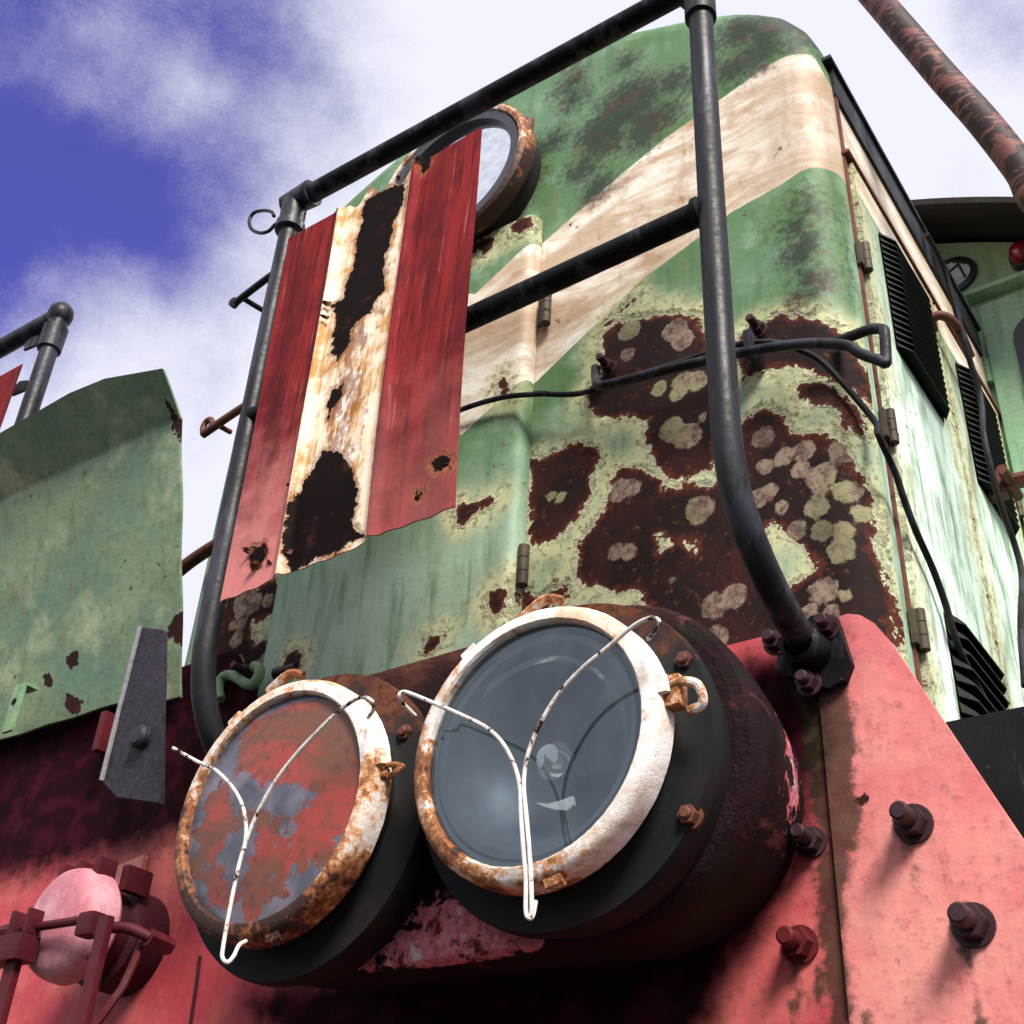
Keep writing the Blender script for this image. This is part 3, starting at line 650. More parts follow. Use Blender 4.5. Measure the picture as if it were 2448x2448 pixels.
m.tube([(XR+.05, 1.95, 1.36+CAMZ), (XR+.05, 2.05, 1.36+CAMZ)], .010, 10, 1); m.build('door_latch', M['rusty'], d2)
cab1 = [at(*q, 1.312) for q in cr(500, 200, k3, [(1200,1990),(1460,1880),(1700,1810),(1932,1790)])]
cab1 += [at(*q, 1.322) for q in cr(1200, 700, k1, [(170,515),(330,522),(450,505),(650,440),(850,375),(1060,310),(1230,262),(1400,255),(1520,290)])]
cab1 += [at(*q, 1.345) for q in cr(1200, 700, k1, [(1660,370)])]
cab1 += [np.array([XR+.008, 1.37, atx(2040, 935, XR+.008)[2]])]
cab1 += [atx(*q, XR+.022) for q in [(2100, 1040), (2140, 1130), (2160, 1190), (2190, 1270), (2230, 1360), (2262, 1450), (2285, 1530), (2320, 1610), (2362, 1690), (2400, 1790), (2420, 1850)]]
m = MB(); m.tube(cab1, .0048, 10, 5); m.build('cable', M['cable'], loco)
m = MB(); m.tube([atx(*q, XR+.05) for q in [(2215, 560), (2255, 640), (2290, 760), (2318, 860), (2345, 950), (2352, 1040), (2372, 1130), (2395, 1215), (2425, 1300), (2443, 1380), (2440, 1500), (2450, 1640)]], .0055, 10, 5); m.build('cable', M['cable'], loco)

# ------------------------------------------------------------------ grab bars on the hood front
def bolt(m, c, s=1.0, axis=(0, -1, 0), L=.022):
    c = np.array(c, float); a = np.array(axis, float)
    m.tube([c, c+a*.003*s], .016*s, 20, 1); m.tube([c+a*.003*s, c+a*.016*s], .0125*s, 6, 1); m.tube([c+a*.015*s, c+a*(.016+L)*s], [.0078*s, .0078*s], 14, 1)
    m.tube([c+a*(.0158+L)*s, c+a*(.018+L)*s], [.0078*s, .006*s], 14, 1)
gbr = [at(1424, 880, 1.34), at(1425, 905, 1.318), at(1434, 922, 1.305)]+[at(*q, 1.305) for q in cr(1200, 700, k1, [(650,445),(850,392),(1060,345),(1300,295),(1550,262),(1760,268)])]+[at(2056, 845, 1.305), at(2103, 862, 1.308), at(2117, 868, 1.31), at(2118, 850, 1.312), at(2115, 800, 1.312), at(2108, 787, 1.315), at(2080, 788, 1.32), at(2040, 802, 1.335), at(2005, 815, 1.36)]
m = MB(); m.tube(gbr, .0078, 12, 5)
m.box(tuple(at(1790, 845, 1.31)-np.array([.006, .004, 0])), tuple(at(1790, 845, 1.31)+np.array([.006, .045, .045])), .002)
gb = m.build('grab_bar', M['black'], loco)
for q in ((1458, 880), (1815, 790)): m = MB(); bolt(m, at(*q, 1.352), .9); m.build('bolt', M['bolt'], gb)
def k0(p): return cr(0, 600, .4141, p)
m = MB(); m.tube([at(*q, 1.335) for q in k0([(1345,322),(1372,290),(1500,190),(1620,105),(1760,20),(1990,-130)])], .0085, 12, 4)
a_, b_ = k0([(1405,275),(1530,350)]); m.tube([at(*a_, 1.335), at(*b_, 1.40)], .0065, 10, 1)
m.lathe((at(*k0([(1352,300)])[0], 1.335)[0], at(*k0([(1352,300)])[0], 1.335)[2]), [(.0, 1.325), (.012, 1.328), (.012, 1.342), (0, 1.345)], 16); m.build('grab_bar', M['black'], loco)
m = MB(); m.tube([at(*q, 1.335) for q in k0([(1170,1060),(1200,1040),(1330,950),(1480,855),(1640,760),(1850,640)])], .009, 12, 4)
rc = at(*k0([(1198,1010)])[0], 1.335)
m.tube([(rc[0]+.014*math.cos(t), rc[1], rc[2]+.017*math.sin(t)) for t in np.linspace(0, 2*math.pi, 13)], .0065, 10, 2)
a_, b_ = k0([(1265,1010),(1330,1045)]); m.tube([at(*a_, 1.335), at(*b_, 1.37)], .006, 10, 1); m.build('grab_bar', M['rusty'], loco)
m = MB(); m.tube([at(*q, 1.33) for q in k0([(1030,1850),(1120,1780),(1260,1690),(1420,1600)])], .013, 12, 4); m.build('grab_bar', M['rusty'], loco)
# thin rim line at the left foot of the hood
m = MB(); m.tube([at(380, 1738, 1.31), at(470, 1692, 1.31), at(560, 1655, 1.31)], .006, 10, 3); m.build('foot_rod', M['rusty'], loco)
# green hook with bolts
k4 = .2588
hk = [at(*q, 1.29) for q in cr(400, 1300, k4, [(490,1440),(478,1340),(505,1245),(575,1213),(660,1250),(740,1300),(800,1290),(850,1210),(845,1150),(800,1130)])]
m = MB(); m.tube(hk, .0092, 12, 4); hkO = m.build('hook', M['greenmetal'], loco)
m = MB(); q = at(400+740*k4, 1300+1190*k4, 1.30); bolt(m, q, .9); m.build('bolt', M['bolt'], hkO)
m = MB(); q = at(400+1080*k4, 1300+1180*k4, 1.33); m.tube([q+np.array([-.02, 0, .0]), q+np.array([.03, 0, -.002])], .011, 12, 1); m.build('hinge', M['bolt'], dr)

# ------------------------------------------------------------------ round lamp port at the top of the hood
pc = (-1.166, 1.967+CAMZ)
m = MB(); m.lathe(pc, [(.170, H+.01), (.172, H-.045), (.168, H-.05)], 96); port = m.build('top_headlight', M['drum'], loco)
def low_fn(c, ang): return lambda V: ((V[:, 0]-c[0])*math.cos(ang)+(V[:, 2]-c[1])*math.sin(ang))/.16
m = MB(); m.lathe(pc, [(.178, H-.042), (.188, H-.046), (.190, H-.060), (.187, H-.078), (.180, H-.084), (.172, H-.082), (.170, H-.070)], 128); m.build('rim', M['rimT'], port, attrs={'low': low_fn(pc, -.9)})
m = MB(); m.lathe(pc, [(.1715, H-.074), (.168, H-.079), (.150, H-.078), (.146, H-.072), (.143, H-.060)], 96); m.build('gasket', M['gasket'], port)
m = MB(); m.lathe(pc, [(.1445, H-.064), (.10, H-.066), (.05, H-.067), (.001, H-.067)], 96, cap1=True); m.build('lens', M['mirror'], port)
p = at(1263, 318, H-.05); hinge(p[0], H-.05, p[2], s=1.2, mat='rusty', parent=port)

# ------------------------------------------------------------------ roof edge of the cab and cab front
def arch(x, top=2.36+CAMZ): return top-.362*(x+1.11)**2
m = MB(); xs = np.linspace(-2.42, .20, 60)
YF, YR = 2.05, 4.2
P = np.array([[(x, YB+.02, arch(x)+.075), (x, YF+.02, arch(x)-.020), (x, YF, arch(x)-.018), (x, YF, arch(x)), (x, YB, arch(x)+.10), (x, YR, arch(x)+.10), (x, YR, arch(x)+.07), (x, YB+.02, arch(x)+.075)] for x in xs]); m.sheet(P)
cabR = m.build('cab_roof', M['drum'], loco)
m = MB(); xs = np.linspace(-2.35, .13, 50)
P = np.array([[(x, YB, z) for z in np.linspace(.60+CAMZ, arch(x)+.055, 20)] for x in xs]); m.sheet(P)
for X in (-2.35, .13): m.sheet(np.array([[(X, y, z) for z in np.linspace(.60+CAMZ, arch(X)+.055, 6)] for y in (YB, YR-.15)]))
m.sheet(np.array([[(x, YR-.15, z) for z in np.linspace(.60+CAMZ, arch(x)+.055, 6)] for x in xs]))
cab = m.build('cab', M['cabgreen'], loco)
kc = .233
def cb(p): return [at(2150+a*kc, 550+b*kc, YB) for a, b in p]
wc = tuple(at(2282, 662, YB)[[0, 2]]); _e = at(2340, 662, YB); wr = abs(_e[0]-wc[0])*1.0; print('cab window', wc, wr)
m = MB(); m.lathe(wc, [(wr, YB+.0), (wr, YB-.010), (wr-.012, YB-.014), (wr*.74, YB-.010), (wr*.72, YB-.001)], 64); win = m.build('round_window', M['gasket'], cab)
m = MB(); m.lathe(wc, [(wr*.745, YB-.009), (.001, YB-.0095)], 48, cap1=True); m.build('pane', M['pane'], win)
m = MB()
for a, b in (((330, 330), (1279*.56, 370)), ((480, 500), (620, 380)), ((620, 380), (690, 510))):
    q0, q1 = cb([a])[0], cb([b])[0]; q0[1] = q1[1] = YB-.011; m.tube([q0, q1], .0028, 6, 1)
m.build('window_bar', M['gasket'], win)
# raised door panel with drip ledge on the cab front
pa = cb([(740, 750), (1279, 575), (835, 850), (1000, 1650)])
m = MB(); xa = pa[0][0]; za = pa[0][2]
m.box((xa-.004, YB-.040, za-.008), (.10, YB-.001, za+.004), .002); m.build('drip_ledge', M['cabgreen'], cab)
xb = pa[2][0]
m = MB(); m.box((xb, YB-.016, .66+CAMZ), (.10, YB-.001, za-.030), .004); cd = m.build('cab_door', M['cabgreen'], cab)
wq = cb([(1140, 1180), (1190, 1000), (1250, 960)]); xw = wq[0][0]+.012; zw = wq[2][2]
def rrect(x0, x1, z0, z1, r, n=6):
    o = []
    for (cx, cz, a0) in ((x1-r, z1-r, 0), (x0+r, z1-r, 90), (x0+r, z0+r, 180), (x1-r, z0+r, 270)):
        for k in range(n+1): a = math.radians(a0+90*k/n); o.append((cx+r*math.cos(a), cz+r*math.sin(a)))
    return o
def frame(m, x0, x1, z0, z1, r, t, y0, y1):
    o = rrect(x0, x1, z0, z1, r); i = rrect(x0+t, x1-t, z0+t, z1-t, max(r-t, .005)); n = len(o)
    vs = [(a, y0, b) for a, b in o]+[(a, y0, b) for a, b in i]+[(a, y1, b) for a, b in o]+[(a, y1, b) for a, b in i]; fs = []
    for k in range(n):
        j = (k+1) % n; fs += [(k, j, n+j, n+k), (k, 2*n+k, 2*n+j, j), (n+k, n+j, 3*n+j, 3*n+k)]
    m.add(vs, fs)
m = MB(); frame(m, xw, xw+.26, zw-.50, zw, .06, .022, YB-.026, YB-.014); wf = m.build('window', M['gasket'], cd)
m = MB(); m.prism(rrect(xw+.02, xw+.24, zw-.48, zw-.02, .045), YB-.021, YB-.017); m.build('pane', M['pane'], wf)
p = cb([(935, 1500)])[0]; hinge(p[0], YB-.020, p[2], s=1.0, mat='greenmetal', parent=cd)
p = at(2441, 605, YB-.03)
m = MB(); m.lathe((p[0], p[2]), [(.030, YB), (.030, YB-.022), (.027, YB-.026), (.024, YB-.026)], 32); ml = m.build('marker_lamp', M['gasket'], cab)
m = MB(); m.lathe((p[0], p[2]), [(.0255, YB-.020), (.0245, YB-.040), (.020, YB-.050), (.011, YB-.056), (.001, YB-.058)], 32, cap1=True); m.build('red_lens', M['redglass'], ml)

# ------------------------------------------------------------------ front plate, right gusset, housing
PY = 1.30
gtop = .76+CAMZ
edge_pts = xz([(2030, 1472), (2060, 1475), (2095, 1495), (2130, 1535), (2200, 1640), (2330, 1835), (2448, 2010), (2600, 2240)], PY)
seam_x = at(1975, 1800, PY)[0]
gus = [(seam_x, -.1+CAMZ)]+[(seam_x, gtop-.004)]+[tuple(q) for q in edge_pts]+[(edge_pts[-1][0]+.12, -.1+CAMZ)]
gx0, gx1 = seam_x, edge_pts[-1][0]+.12
def plate_grid(poly_top, x0, x1, zb, Y, nx, nz, thick):
    m = MB(); xs = np.linspace(x0, x1, nx); P = np.zeros((nx, nz, 3))
    for i, x in enumerate(xs):
        zt = poly_top(x); P[i, :, 0] = x; P[i, :, 1] = Y; P[i, :, 2] = np.linspace(zb, zt, nz)
    m.sheet(P); B = P[:, -1].copy(); B2 = B.copy(); B2[:, 1] += thick; m.sheet(np.stack([B, B2])); 
    E = P[-1].copy(); E2 = E.copy(); E2[:, 1] += thick; m.sheet(np.stack([E, E2])); E = P[0].copy(); E2 = E.copy(); E2[:, 1] += thick; m.sheet(np.stack([E, E2])); 
    Bk = P[[0, -1]][:, [0, -1]]; Pb = P[:, [0, -1]].copy(); Pb[..., 1] += thick; m.sheet(Pb); return m
ex = np.array([q[0] for q in edge_pts]); ez = np.array([q[1] for q in edge_pts])
def gtopf(x): return float(np.interp(x, np.concatenate([[seam_x], ex, [ex[-1]+.12]]), np.concatenate([[gtop-.002], ez, [ez[-1]-.22]])))
gdirt = xz([(1790, 1560), (1975, 1560), (1960, 1750), (1985, 1900), (2000, 2100), (2030, 2448), (2060, 2560), (1950, 2560), (1940, 2300), (1900, 2100), (1860, 1850)], PY)
BOLTD = [(2172, 1985), (2318, 2230), (1925, 2030), (1900, 2280)]
def red_drip(V):
    P = V[:, [0, 2]]; r = np.full(len(P), -.2)
    zz = P[:, 1]-CAMZ
    xs_ = seam_x-.002+.010*np.sin(zz*14)+.004*np.sin(zz*41); wd = .006+.022*np.clip((zz-.15)/.4, 0, 1.5)
    r = np.maximum(r, wd-np.abs(P[:, 0]-xs_))
    for k, (dx, top, w_) in enumerate(((-.030, .42, .003), (-.062, .33, .0026), (-.105, .20, .0024), (.012, .30, .0028))):
        r = np.maximum(r, np.minimum(w_-np.abs(P[:, 0]-seam_x-dx-.006*np.sin(zz*17+k)-(.02*(zz-.3))), (top-zz)*.5))
    for q, L_ in zip(BOLTD, (.035, .10, .02, .03)):
        c = at(*q, PY); r = np.maximum(r, np.minimum(np.minimum(.0022-np.abs(P[:, 0]-c[0]-.004*np.sin(P[:, 1]*30)), c[2]+.03-P[:, 1]), (P[:, 1]-c[2]+L_)*.2))
    return r
def red_dirt_shade(V):
    P = V[:, [0, 2]]; r = np.full(len(P), -.2)
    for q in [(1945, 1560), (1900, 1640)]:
        c = at(*q, PY); r = np.maximum(r, .035-np.hypot(P[:, 0]-c[0], (P[:, 1]-c[2])*.8))  # dark spots around the post flange
    r = np.maximum(r, poly_sdf(P, xz([(600, 2395), (1000, 2300), (1700, 1900), (1780, 1580), (1960, 1600), (1965, 1750), (1900, 2050), (1800, 2230), (1720, 2330), (1690, 2420), (1500, 2600), (900, 2700), (720, 2520)], PY))+.012)  # housing's shadow painted below it, with dark grime towards the seam
    # shade of the gangway plate, painted in as a near-black band
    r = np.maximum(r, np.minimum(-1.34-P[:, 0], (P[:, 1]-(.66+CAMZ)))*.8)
    return r
def red_rust(V):
    P = V[:, [0, 2]]; r = np.full(len(P), -.2)
    for q in [(2063, 1907)]:
        c = at(*q, PY-.006); r = np.maximum(r, .006-np.hypot(P[:, 0]-c[0], P[:, 1]-c[2]))
    return r
m = plate_grid(gtopf, seam_x, gx1, -.55+CAMZ, PY-.006, 110, 170, .018); gusO = m.build('gusset_plate', M['red'], loco, attrs={'rust': red_rust, 'dirt_shade': red_dirt_shade, 'drip': red_drip})
def ptop(x): return CAMZ+(.765 if x > -1.40 else .765+.235*min(1, (-1.40-x)/.16))
m = plate_grid(ptop, -2.62, seam_x, -.55+CAMZ, PY, 260, 160, .018); plate = m.build('front_plate', M['redplate'], loco, attrs={'rust': attr_none, 'dirt_shade': red_dirt_shade, 'drip': red_drip})
# underframe and footplate behind the front plate
m = MB(); m.box((-2.55, PY+.02, .30+CAMZ), (.12, 4.1, .615+CAMZ), .01); m.build('underframe', M['rail'], loco)
m = MB()
for yy in (2.15, 3.35):
    for X0 in (-1.86, -.44):
        wh = MB(); wh.lathe((yy, .46), [(.03, X0), (.10, X0-.01), (.36, X0), (.40, X0-.02), (.46, X0-.02), (.46, X0+.07), (.49, X0+.08), (.49, X0+.10), (.05, X0+.10)], 48, 'x', cap0=True, cap1=True); wh.build('wheel', M['rusty'], loco)
    wh = MB(); wh.tube([(-1.8, yy, .46), (-.40, yy, .46)], .06, 20, 1); wh.build('axle', M['rusty'], loco)
wh = MB()
for X0 in (-1.62, -.62): wh = MB(); wh.box((X0-.03, 1.5, .50), (X0+.03, 4.0, 1.80), .01); wh.build('frame_plate', M['drum'], loco)
m.box((-.405, 2.02, .640+CAMZ), (.10, YB-.05, .735+CAMZ), .006); m.build('footstep', M['black'], loco)
def bolts(lst, s, mat, parent, Y, ox=0, oy=0, k=1.0):
    for q in lst:
        m = MB(); bolt(m, at(ox+q[0]*k, oy+q[1]*k, Y), s); m.build('bolt', M[mat], parent)
def bolt_at_tip(tip, s, mat, parent, Yb, L=.022):        # place so that the stud's tip shows at tip
    Yt = Yb-(.018+L)*s; p = at(tip[0], tip[1], Yt); m = MB(); bolt(m, (p[0], Yb, p[2]), s, L=L); m.build('bolt', M[mat], parent)
bolt_at_tip((2146, 1935), 1.35, 'bolt', gusO, PY-.006, .018); bolt_at_tip((2288, 2180), 1.40, 'bolt', gusO, PY-.006, .018)
bolt_at_tip((1903, 1984), 1.1, 'bolt', plate, PY); bolt_at_tip((1873, 2234), 1.3, 'redbolt', plate, PY, .016)

# housing that carries both headlights (rounded ends)
cxr, cxl, czz, hr = -.708, -1.090, .553+CAMZ, .205
def housing():
    m = MB(); o = []
    zt, zb = .757+CAMZ, .358+CAMZ
    for a in np.linspace(90, -90, 33): o.append((cxr+hr*math.cos(math.radians(a)), (zt+zb)/2+(zt-zb)/2*math.sin(math.radians(a))))
    for x in np.linspace(cxr, cxl, 30)[1:-1]: o.append((x, zb))
    for a in np.linspace(-90, -270, 33): o.append((cxl+hr*math.cos(math.radians(a)), (zt+zb)/2+(zt-zb)/2*math.sin(math.radians(a))))
    for x in np.linspace(cxl, cxr, 30)[1:-1]: o.append((x, zt))
    o = np.array(o); cen = np.array([(cxr+cxl)/2, (zt+zb)/2]); rings = []
    for ins, y in ((.02, 1.118), (.006, 1.121), (0, 1.129), (.001, 1.16), (.006, 1.20), (.014, 1.25), (.026, PY+.005)):
        n_ = np.gradient(np.vstack([o[-1], o, o[0]]), axis=0)[1:-1]; nn = np.stack([-n_[:, 1], n_[:, 0]], 1); nn /= np.linalg.norm(nn, axis=1)[:, None]
        if ((o+nn*.01-cen)**2).sum() < ((o-nn*.01-cen)**2).sum(): nn = -nn
        q = o-nn*ins; rings.append(np.array([(a, y, b) for a, b in q]))
    R_ = np.array(rings); R_ = np.concatenate([R_, R_[:, :1]], 1); m.sheet(R_)
    f0 = rings[0]; m.add([tuple(p) for p in f0], [tuple(range(len(f0)))]); return m
def pink_fn(V):
    P = V[:, [0, 2]]; a = np.minimum(.055-np.abs(P[:, 0]+.885)*.45, (2.02-P[:, 1])*.9)-np.clip((V[:, 1]-1.128)/.01, 0, 1)*.2
    side = np.minimum.reduce([.000-np.abs(V[:, 1]-1.25)*.5, (P[:, 0]+.66)*.5, (P[:, 1]-2.00)*.5])
    return np.maximum(a, side)
hs = housing().build('headlight_housing', M['housing'], loco, smooth=40, attrs={'pink': pink_fn})

def headlight(c, s, rim, lens, ang, guards, red=None):
    cx, cz = c; m = MB()
    Y0 = 1.0
    m.lathe(c, [(.128*s, Y0+.012), (.150*s, Y0+.030), (.150*s, Y0+.052), (.157*s, Y0+.058), (.1885*s, Y0+.062), (.1905*s, Y0+.068), (.1905*s, Y0+.082), (.183*s, Y0+.088), (.180*s, Y0+.122)], 128)
    body = m.build('headlight', M['drum2'], loco)
    m = MB(); m.lathe(c, [(.1378*s, Y0+.012), (.1385*s, Y0+.003), (.1410*s, Y0), (.151*s, Y0+.0005), (.156*s, Y0+.004), (.159*s, Y0+.010), (.1595*s, Y0+.034), (.155*s, Y0+.037), (.150*s, Y0+.036)], 192, wob=.0006)
    # clasp band over the rim
    for a in (.18, 2.2, -1.35):
        q = np.array([cx+.158*s*math.cos(a), Y0+.012, cz+.158*s*math.sin(a)]); t = np.array([-math.sin(a), 0, math.cos(a)]); rr = np.array([math.cos(a), 0, math.sin(a)])
        m.tube([q-t*.010, q+t*.010], .0065, 8, 1, flat=1.6)
    m.build('rim', rim, body, attrs={'low': low_fn(c, ang)})
    m = MB(); m.lathe(c, [(.1415*s, Y0+.010), (.12*s, Y0+.0065), (.09*s, Y0+.003), (.05*s, Y0+.001), (.002*s, Y0)], 96, cap1=True)
    if red is None: m.build('lens', lens, body)
    else: m.build('lens', lens, body, attrs={'red': red})
    if red is None:
        m = MB(); m.lathe(c, [(.1375*s, Y0+.013), (.120*s, Y0+.016), (.118*s, Y0+.024), (.105*s, Y0+.058), (.08*s, Y0+.085), (.05*s, Y0+.10), (.001, Y0+.105)], 96); m.build('reflector', M['reflector'], body)
        m = MB(); m.lathe((cx+.004, cz-.01), [(.001, Y0+.030), (.014, Y0+.034), (.022, Y0+.046), (.020, Y0+.060), (.010, Y0+.072), (.010, Y0+.10)], 32); m.build('bulb', M['bulb'], body)
    if red is None:
        m = MB(); sh = [at(900+a*kg, 1380+b*kg, 1.035) for a, b in [(735,1040),(790,1046),(850,1030),(905,1010),(912,1050),(880,1077),(820,1072),(770,1058)]]
        m.add([tuple(p) for p in sh]+[(p[0], p[1]+.004, p[2]) for p in sh], [tuple(range(8)), tuple(reversed(range(8, 16)))]+[(i, i+8, (i+1) % 8+8, (i+1) % 8) for i in range(8)]); m.build('lens_glint', M['glintwhite'], body)  # white crescent added to imitate a glint inside the lamp
        m = MB(); m.lathe((cx-.012, cz-.010), [(.112, 1.030), (.117, 1.026), (.119, 1.031), (.113, 1.034), (.112, 1.030)], 72); m.build('reflector_ring', M['bulb'], body)
    g_ = MB()
    for pts in guards: g_.tube([np.array(p) for p in pts], .0023*s, 10, 6)
    g_.build('wire_guard', M['wire'], body)
    return body
GY = .962; kg = .5176
def gp(pts, ox=900, oy=1380, k=kg, Y=GY): return [at(ox+a*k, oy+b*k, (Y if len(q_) < 3 else q_[2])) for q_ in pts for (a, b) in [q_[:2]]]
gR = [gp([(180,640,.992),(130,590,.975),(105,552),(120,530),(160,538),(290,592),(400,640),(500,690),(570,750),(620,830),(650,910),(664,990),(668,1100),(678,1250),(690,1400),(690,1540),(705,1575),(722,1560,.97),(735,1500,.99)]),
      gp([(1255,285,.992),(1285,250,.975),(1308,212),(1290,190),(1250,192),(1180,230),(1060,330),(940,430),(840,540),(765,660),(715,770),(688,870),(680,970),(690,1080),(705,1250),(714,1400),(716,1545),(700,1570)])]
kl = .4905
def gl_(pts): return gp(pts, 380, 1500, kl, .960)
gL = [gl_([(70,588),(100,605),(190,655),(270,692),(340,758),(390,830),(418,910),(425,1000),(415,1080)]),
      gl_([(1020,440,.995),(1045,400,.975),(1040,362),(1005,342),(960,350),(880,405),(780,500),(660,628),(560,760),(490,885),(440,1000),(400,1120),(370,1250),(340,1400),(312,1560),(310,1610),(335,1632),(365,1600,.968),(390,1550,.98),(425,1528,.99)])]
cR = (-.708, .541+CAMZ); cL = (-1.083, .535+CAMZ)
hR = headlight(cR, .985, M['rimR'], M['glassR'], math.radians(215), gR)
redp = [xz(cr(380, 1500, kl, p), 1.0) for p in ([(450,450),(620,380),(800,400),(900,480),(960,620),(900,760),(760,720),(640,700),(520,680),(430,620)], [(700,900),(940,760),(930,900),(820,1100),(650,1200),(560,1270),(620,1080)],
       [(480,960),(560,1000),(560,1100),(480,1080)], [(200,880),(300,860),(320,1000),(260,1150),(330,1340),(260,1330),(180,1180),(180,1000)], [(400,1290),(500,1250),(520,1330),(430,1380)])]
hL = headlight(cL, 1.022, M['rimL'], M['glassL'], math.radians(250), gL, red=lambda V: np.clip(union(*[poly_sdf(V[:, [0, 2]], p) for p in redp]), -.1, .05))
# clasps and links on the rims
m = MB(); q = at(1625, 1660, 1.02); m.tube([q+np.array([-.02, .0, .004]), q+np.array([.0, -.004, .012]), q+np.array([.020, .0, .006]), q+np.array([.022, .006, -.012]), q+np.array([.006, .008, -.016])], .0052, 10, 5)
m.box(tuple(q+np.array([-.016, -.006, -.012])), tuple(q+np.array([.002, .014, .022])), .003); m.build('clasp', M['rimR'], hR, attrs={'low': lambda V: 0*V[:, 0]+.6})
m = MB(); q = at(930, 1845, 1.02)
for dx in (0, .022): m.tube([(q[0]+dx+.014*math.cos(t)-.018, q[1]+.004*math.sin(t*2), q[2]+.007*math.sin(t)+dx*.05) for t in np.linspace(0, 2*math.pi, 12)], .0036, 8, 2)
m.build('clasp', M['rimL'], hL, attrs={'low': lambda V: 0*V[:, 0]+.3})
for (pp, b_) in (((1305, 1443), hR), ((693, 1620), hL)):
    q = at(pp[0], pp[1], 1.01); m = MB(); m.tube([q+np.array([-.034, 0, -.012]), q+np.array([0, -.002, .004]), q+np.array([.02, .004, .0])], .0062, 8, 3); m.build('clasp', M['rimR'], b_, attrs={'low': lambda V: 0*V[:, 0]+.5})
m = MB(); q = at(1472, 1545, 1.013); m.box(tuple(q+np.array([-.016, -.003, -.010])), tuple(q+np.array([.010, .002, .010])), .002); m.build('lens_clip', M['black'], hR)
for q in ((1627, 1570), (1634, 1940)): bolt_at_tip(q, .8, 'rusty', hR, 1.068, .004)
bolt_at_tip((958, 1745), .8, 'rusty', hL, 1.068, .004)

# ------------------------------------------------------------------ handrail with posts
YRr = 1.08; TR = .0185
xlt, xrt = -1.372, -.500
m = MB()
# right post: straight, then bent back to the plate
pr_ = [(xrt-.003, YRr, 1.95+CAMZ), (xrt-.002, YRr, 1.5+CAMZ), (xrt, YRr, 1.1+CAMZ), (xrt+.001, YRr, .98+CAMZ), (xrt+.001, YRr+.004, .90+CAMZ), (xrt+.001, YRr+.022, .835+CAMZ), (xrt+.002, YRr+.062, .782+CAMZ), (xrt+.003, YRr+.12, .742+CAMZ), (xrt+.003, YRr+.18, .722+CAMZ), (xrt+.003, PY-.01, .715+CAMZ)]
m.tube(pr_, TR, 24, 6)
post = m; 
m2 = MB(); pl_ = [(xlt, YRr, 1.80+CAMZ), (xlt+.003, YRr, 1.4+CAMZ), (xlt+.010, YRr, 1.0+CAMZ), (xlt+.012, YRr, .90+CAMZ), (xlt+.012, YRr+.004, .83+CAMZ), (xlt+.012, YRr+.024, .765+CAMZ), (xlt+.013, YRr+.07, .705+CAMZ), (xlt+.014, YRr+.14, .665+CAMZ), (xlt+.014, PY-.005, .65+CAMZ)]
m2.tube(pl_, TR, 24, 6)
hrail = MB(); 
zt0, zt1 = 1.822+CAMZ, 1.814+CAMZ
hrail.tube([(xlt+.0, YRr, zt0), (xrt+.02, YRr, zt1)], TR*1.02, 24, 1)
rail = hrail.build('handrail', M['rail'], loco)
post.build('post', M['black'], rail); m2.build('post', M['black'], rail)
m = MB(); zm0 = 1.300+CAMZ; m.tube([(xlt, YRr+.0, zm0-.012), (xrt, YRr+.0, zm0)], TR*.97, 24, 1); 
# weld collar
m.lathe((YRr, zm0), [(TR*.9, xrt-.030), (TR*1.25, xrt-.024), (TR*1.25, xrt-.017), (TR*1.0, xrt-.014)], 24, 'x'); m.build('middle_rail', M['rail'], rail)
# elbow and tee fittings
m = MB(); m.tube([(xlt-.022, YRr, zt0+.001), (xlt+.045, YRr, zt0)], [TR*1.2, TR*1.42], 24, 3); m.tube([(xlt, YRr, zt0-.005), (xlt+.001, YRr, zt0-.075)], [TR*1.35, TR*1.28], 24, 3); 
m.lathe((xlt, YRr), [(TR*1.0, zt0-.085), (TR*1.5, zt0-.080), (TR*1.5, zt0-.062), (TR*1.2, zt0-.057)], 24, 'z')
m.tube([(xlt-.024, YRr, zt0+.001), (xlt-.031, YRr, zt0)], [TR*1.18, TR*.7], 24, 1); m.build('elbow_fitting', M['black'], rail)
m = MB(); m.tube([(xrt-.04, YRr, zt1), (xrt+.04, YRr, zt1)], TR*1.35, 24, 1); m.lathe((xrt-.003, YRr), [(TR*.99, zt1-.095), (TR*1.32, zt1-.092), (TR*1.32, zt1-.01)], 24, 'z'); m.build('tee_fitting', M['black'], rail)
# hook for a lamp
hq = cr(500, 200, k3, [(375,765),(360,740),(315,732),(260,745),(232,790),(245,840),(295,862),(345,850),(380,815),(415,800),(460,820)])
m = MB(); m.tube([at(*q, 1.075) for q in hq], .0036, 10, 5); m.build('wire_hook', M['black'], rail)
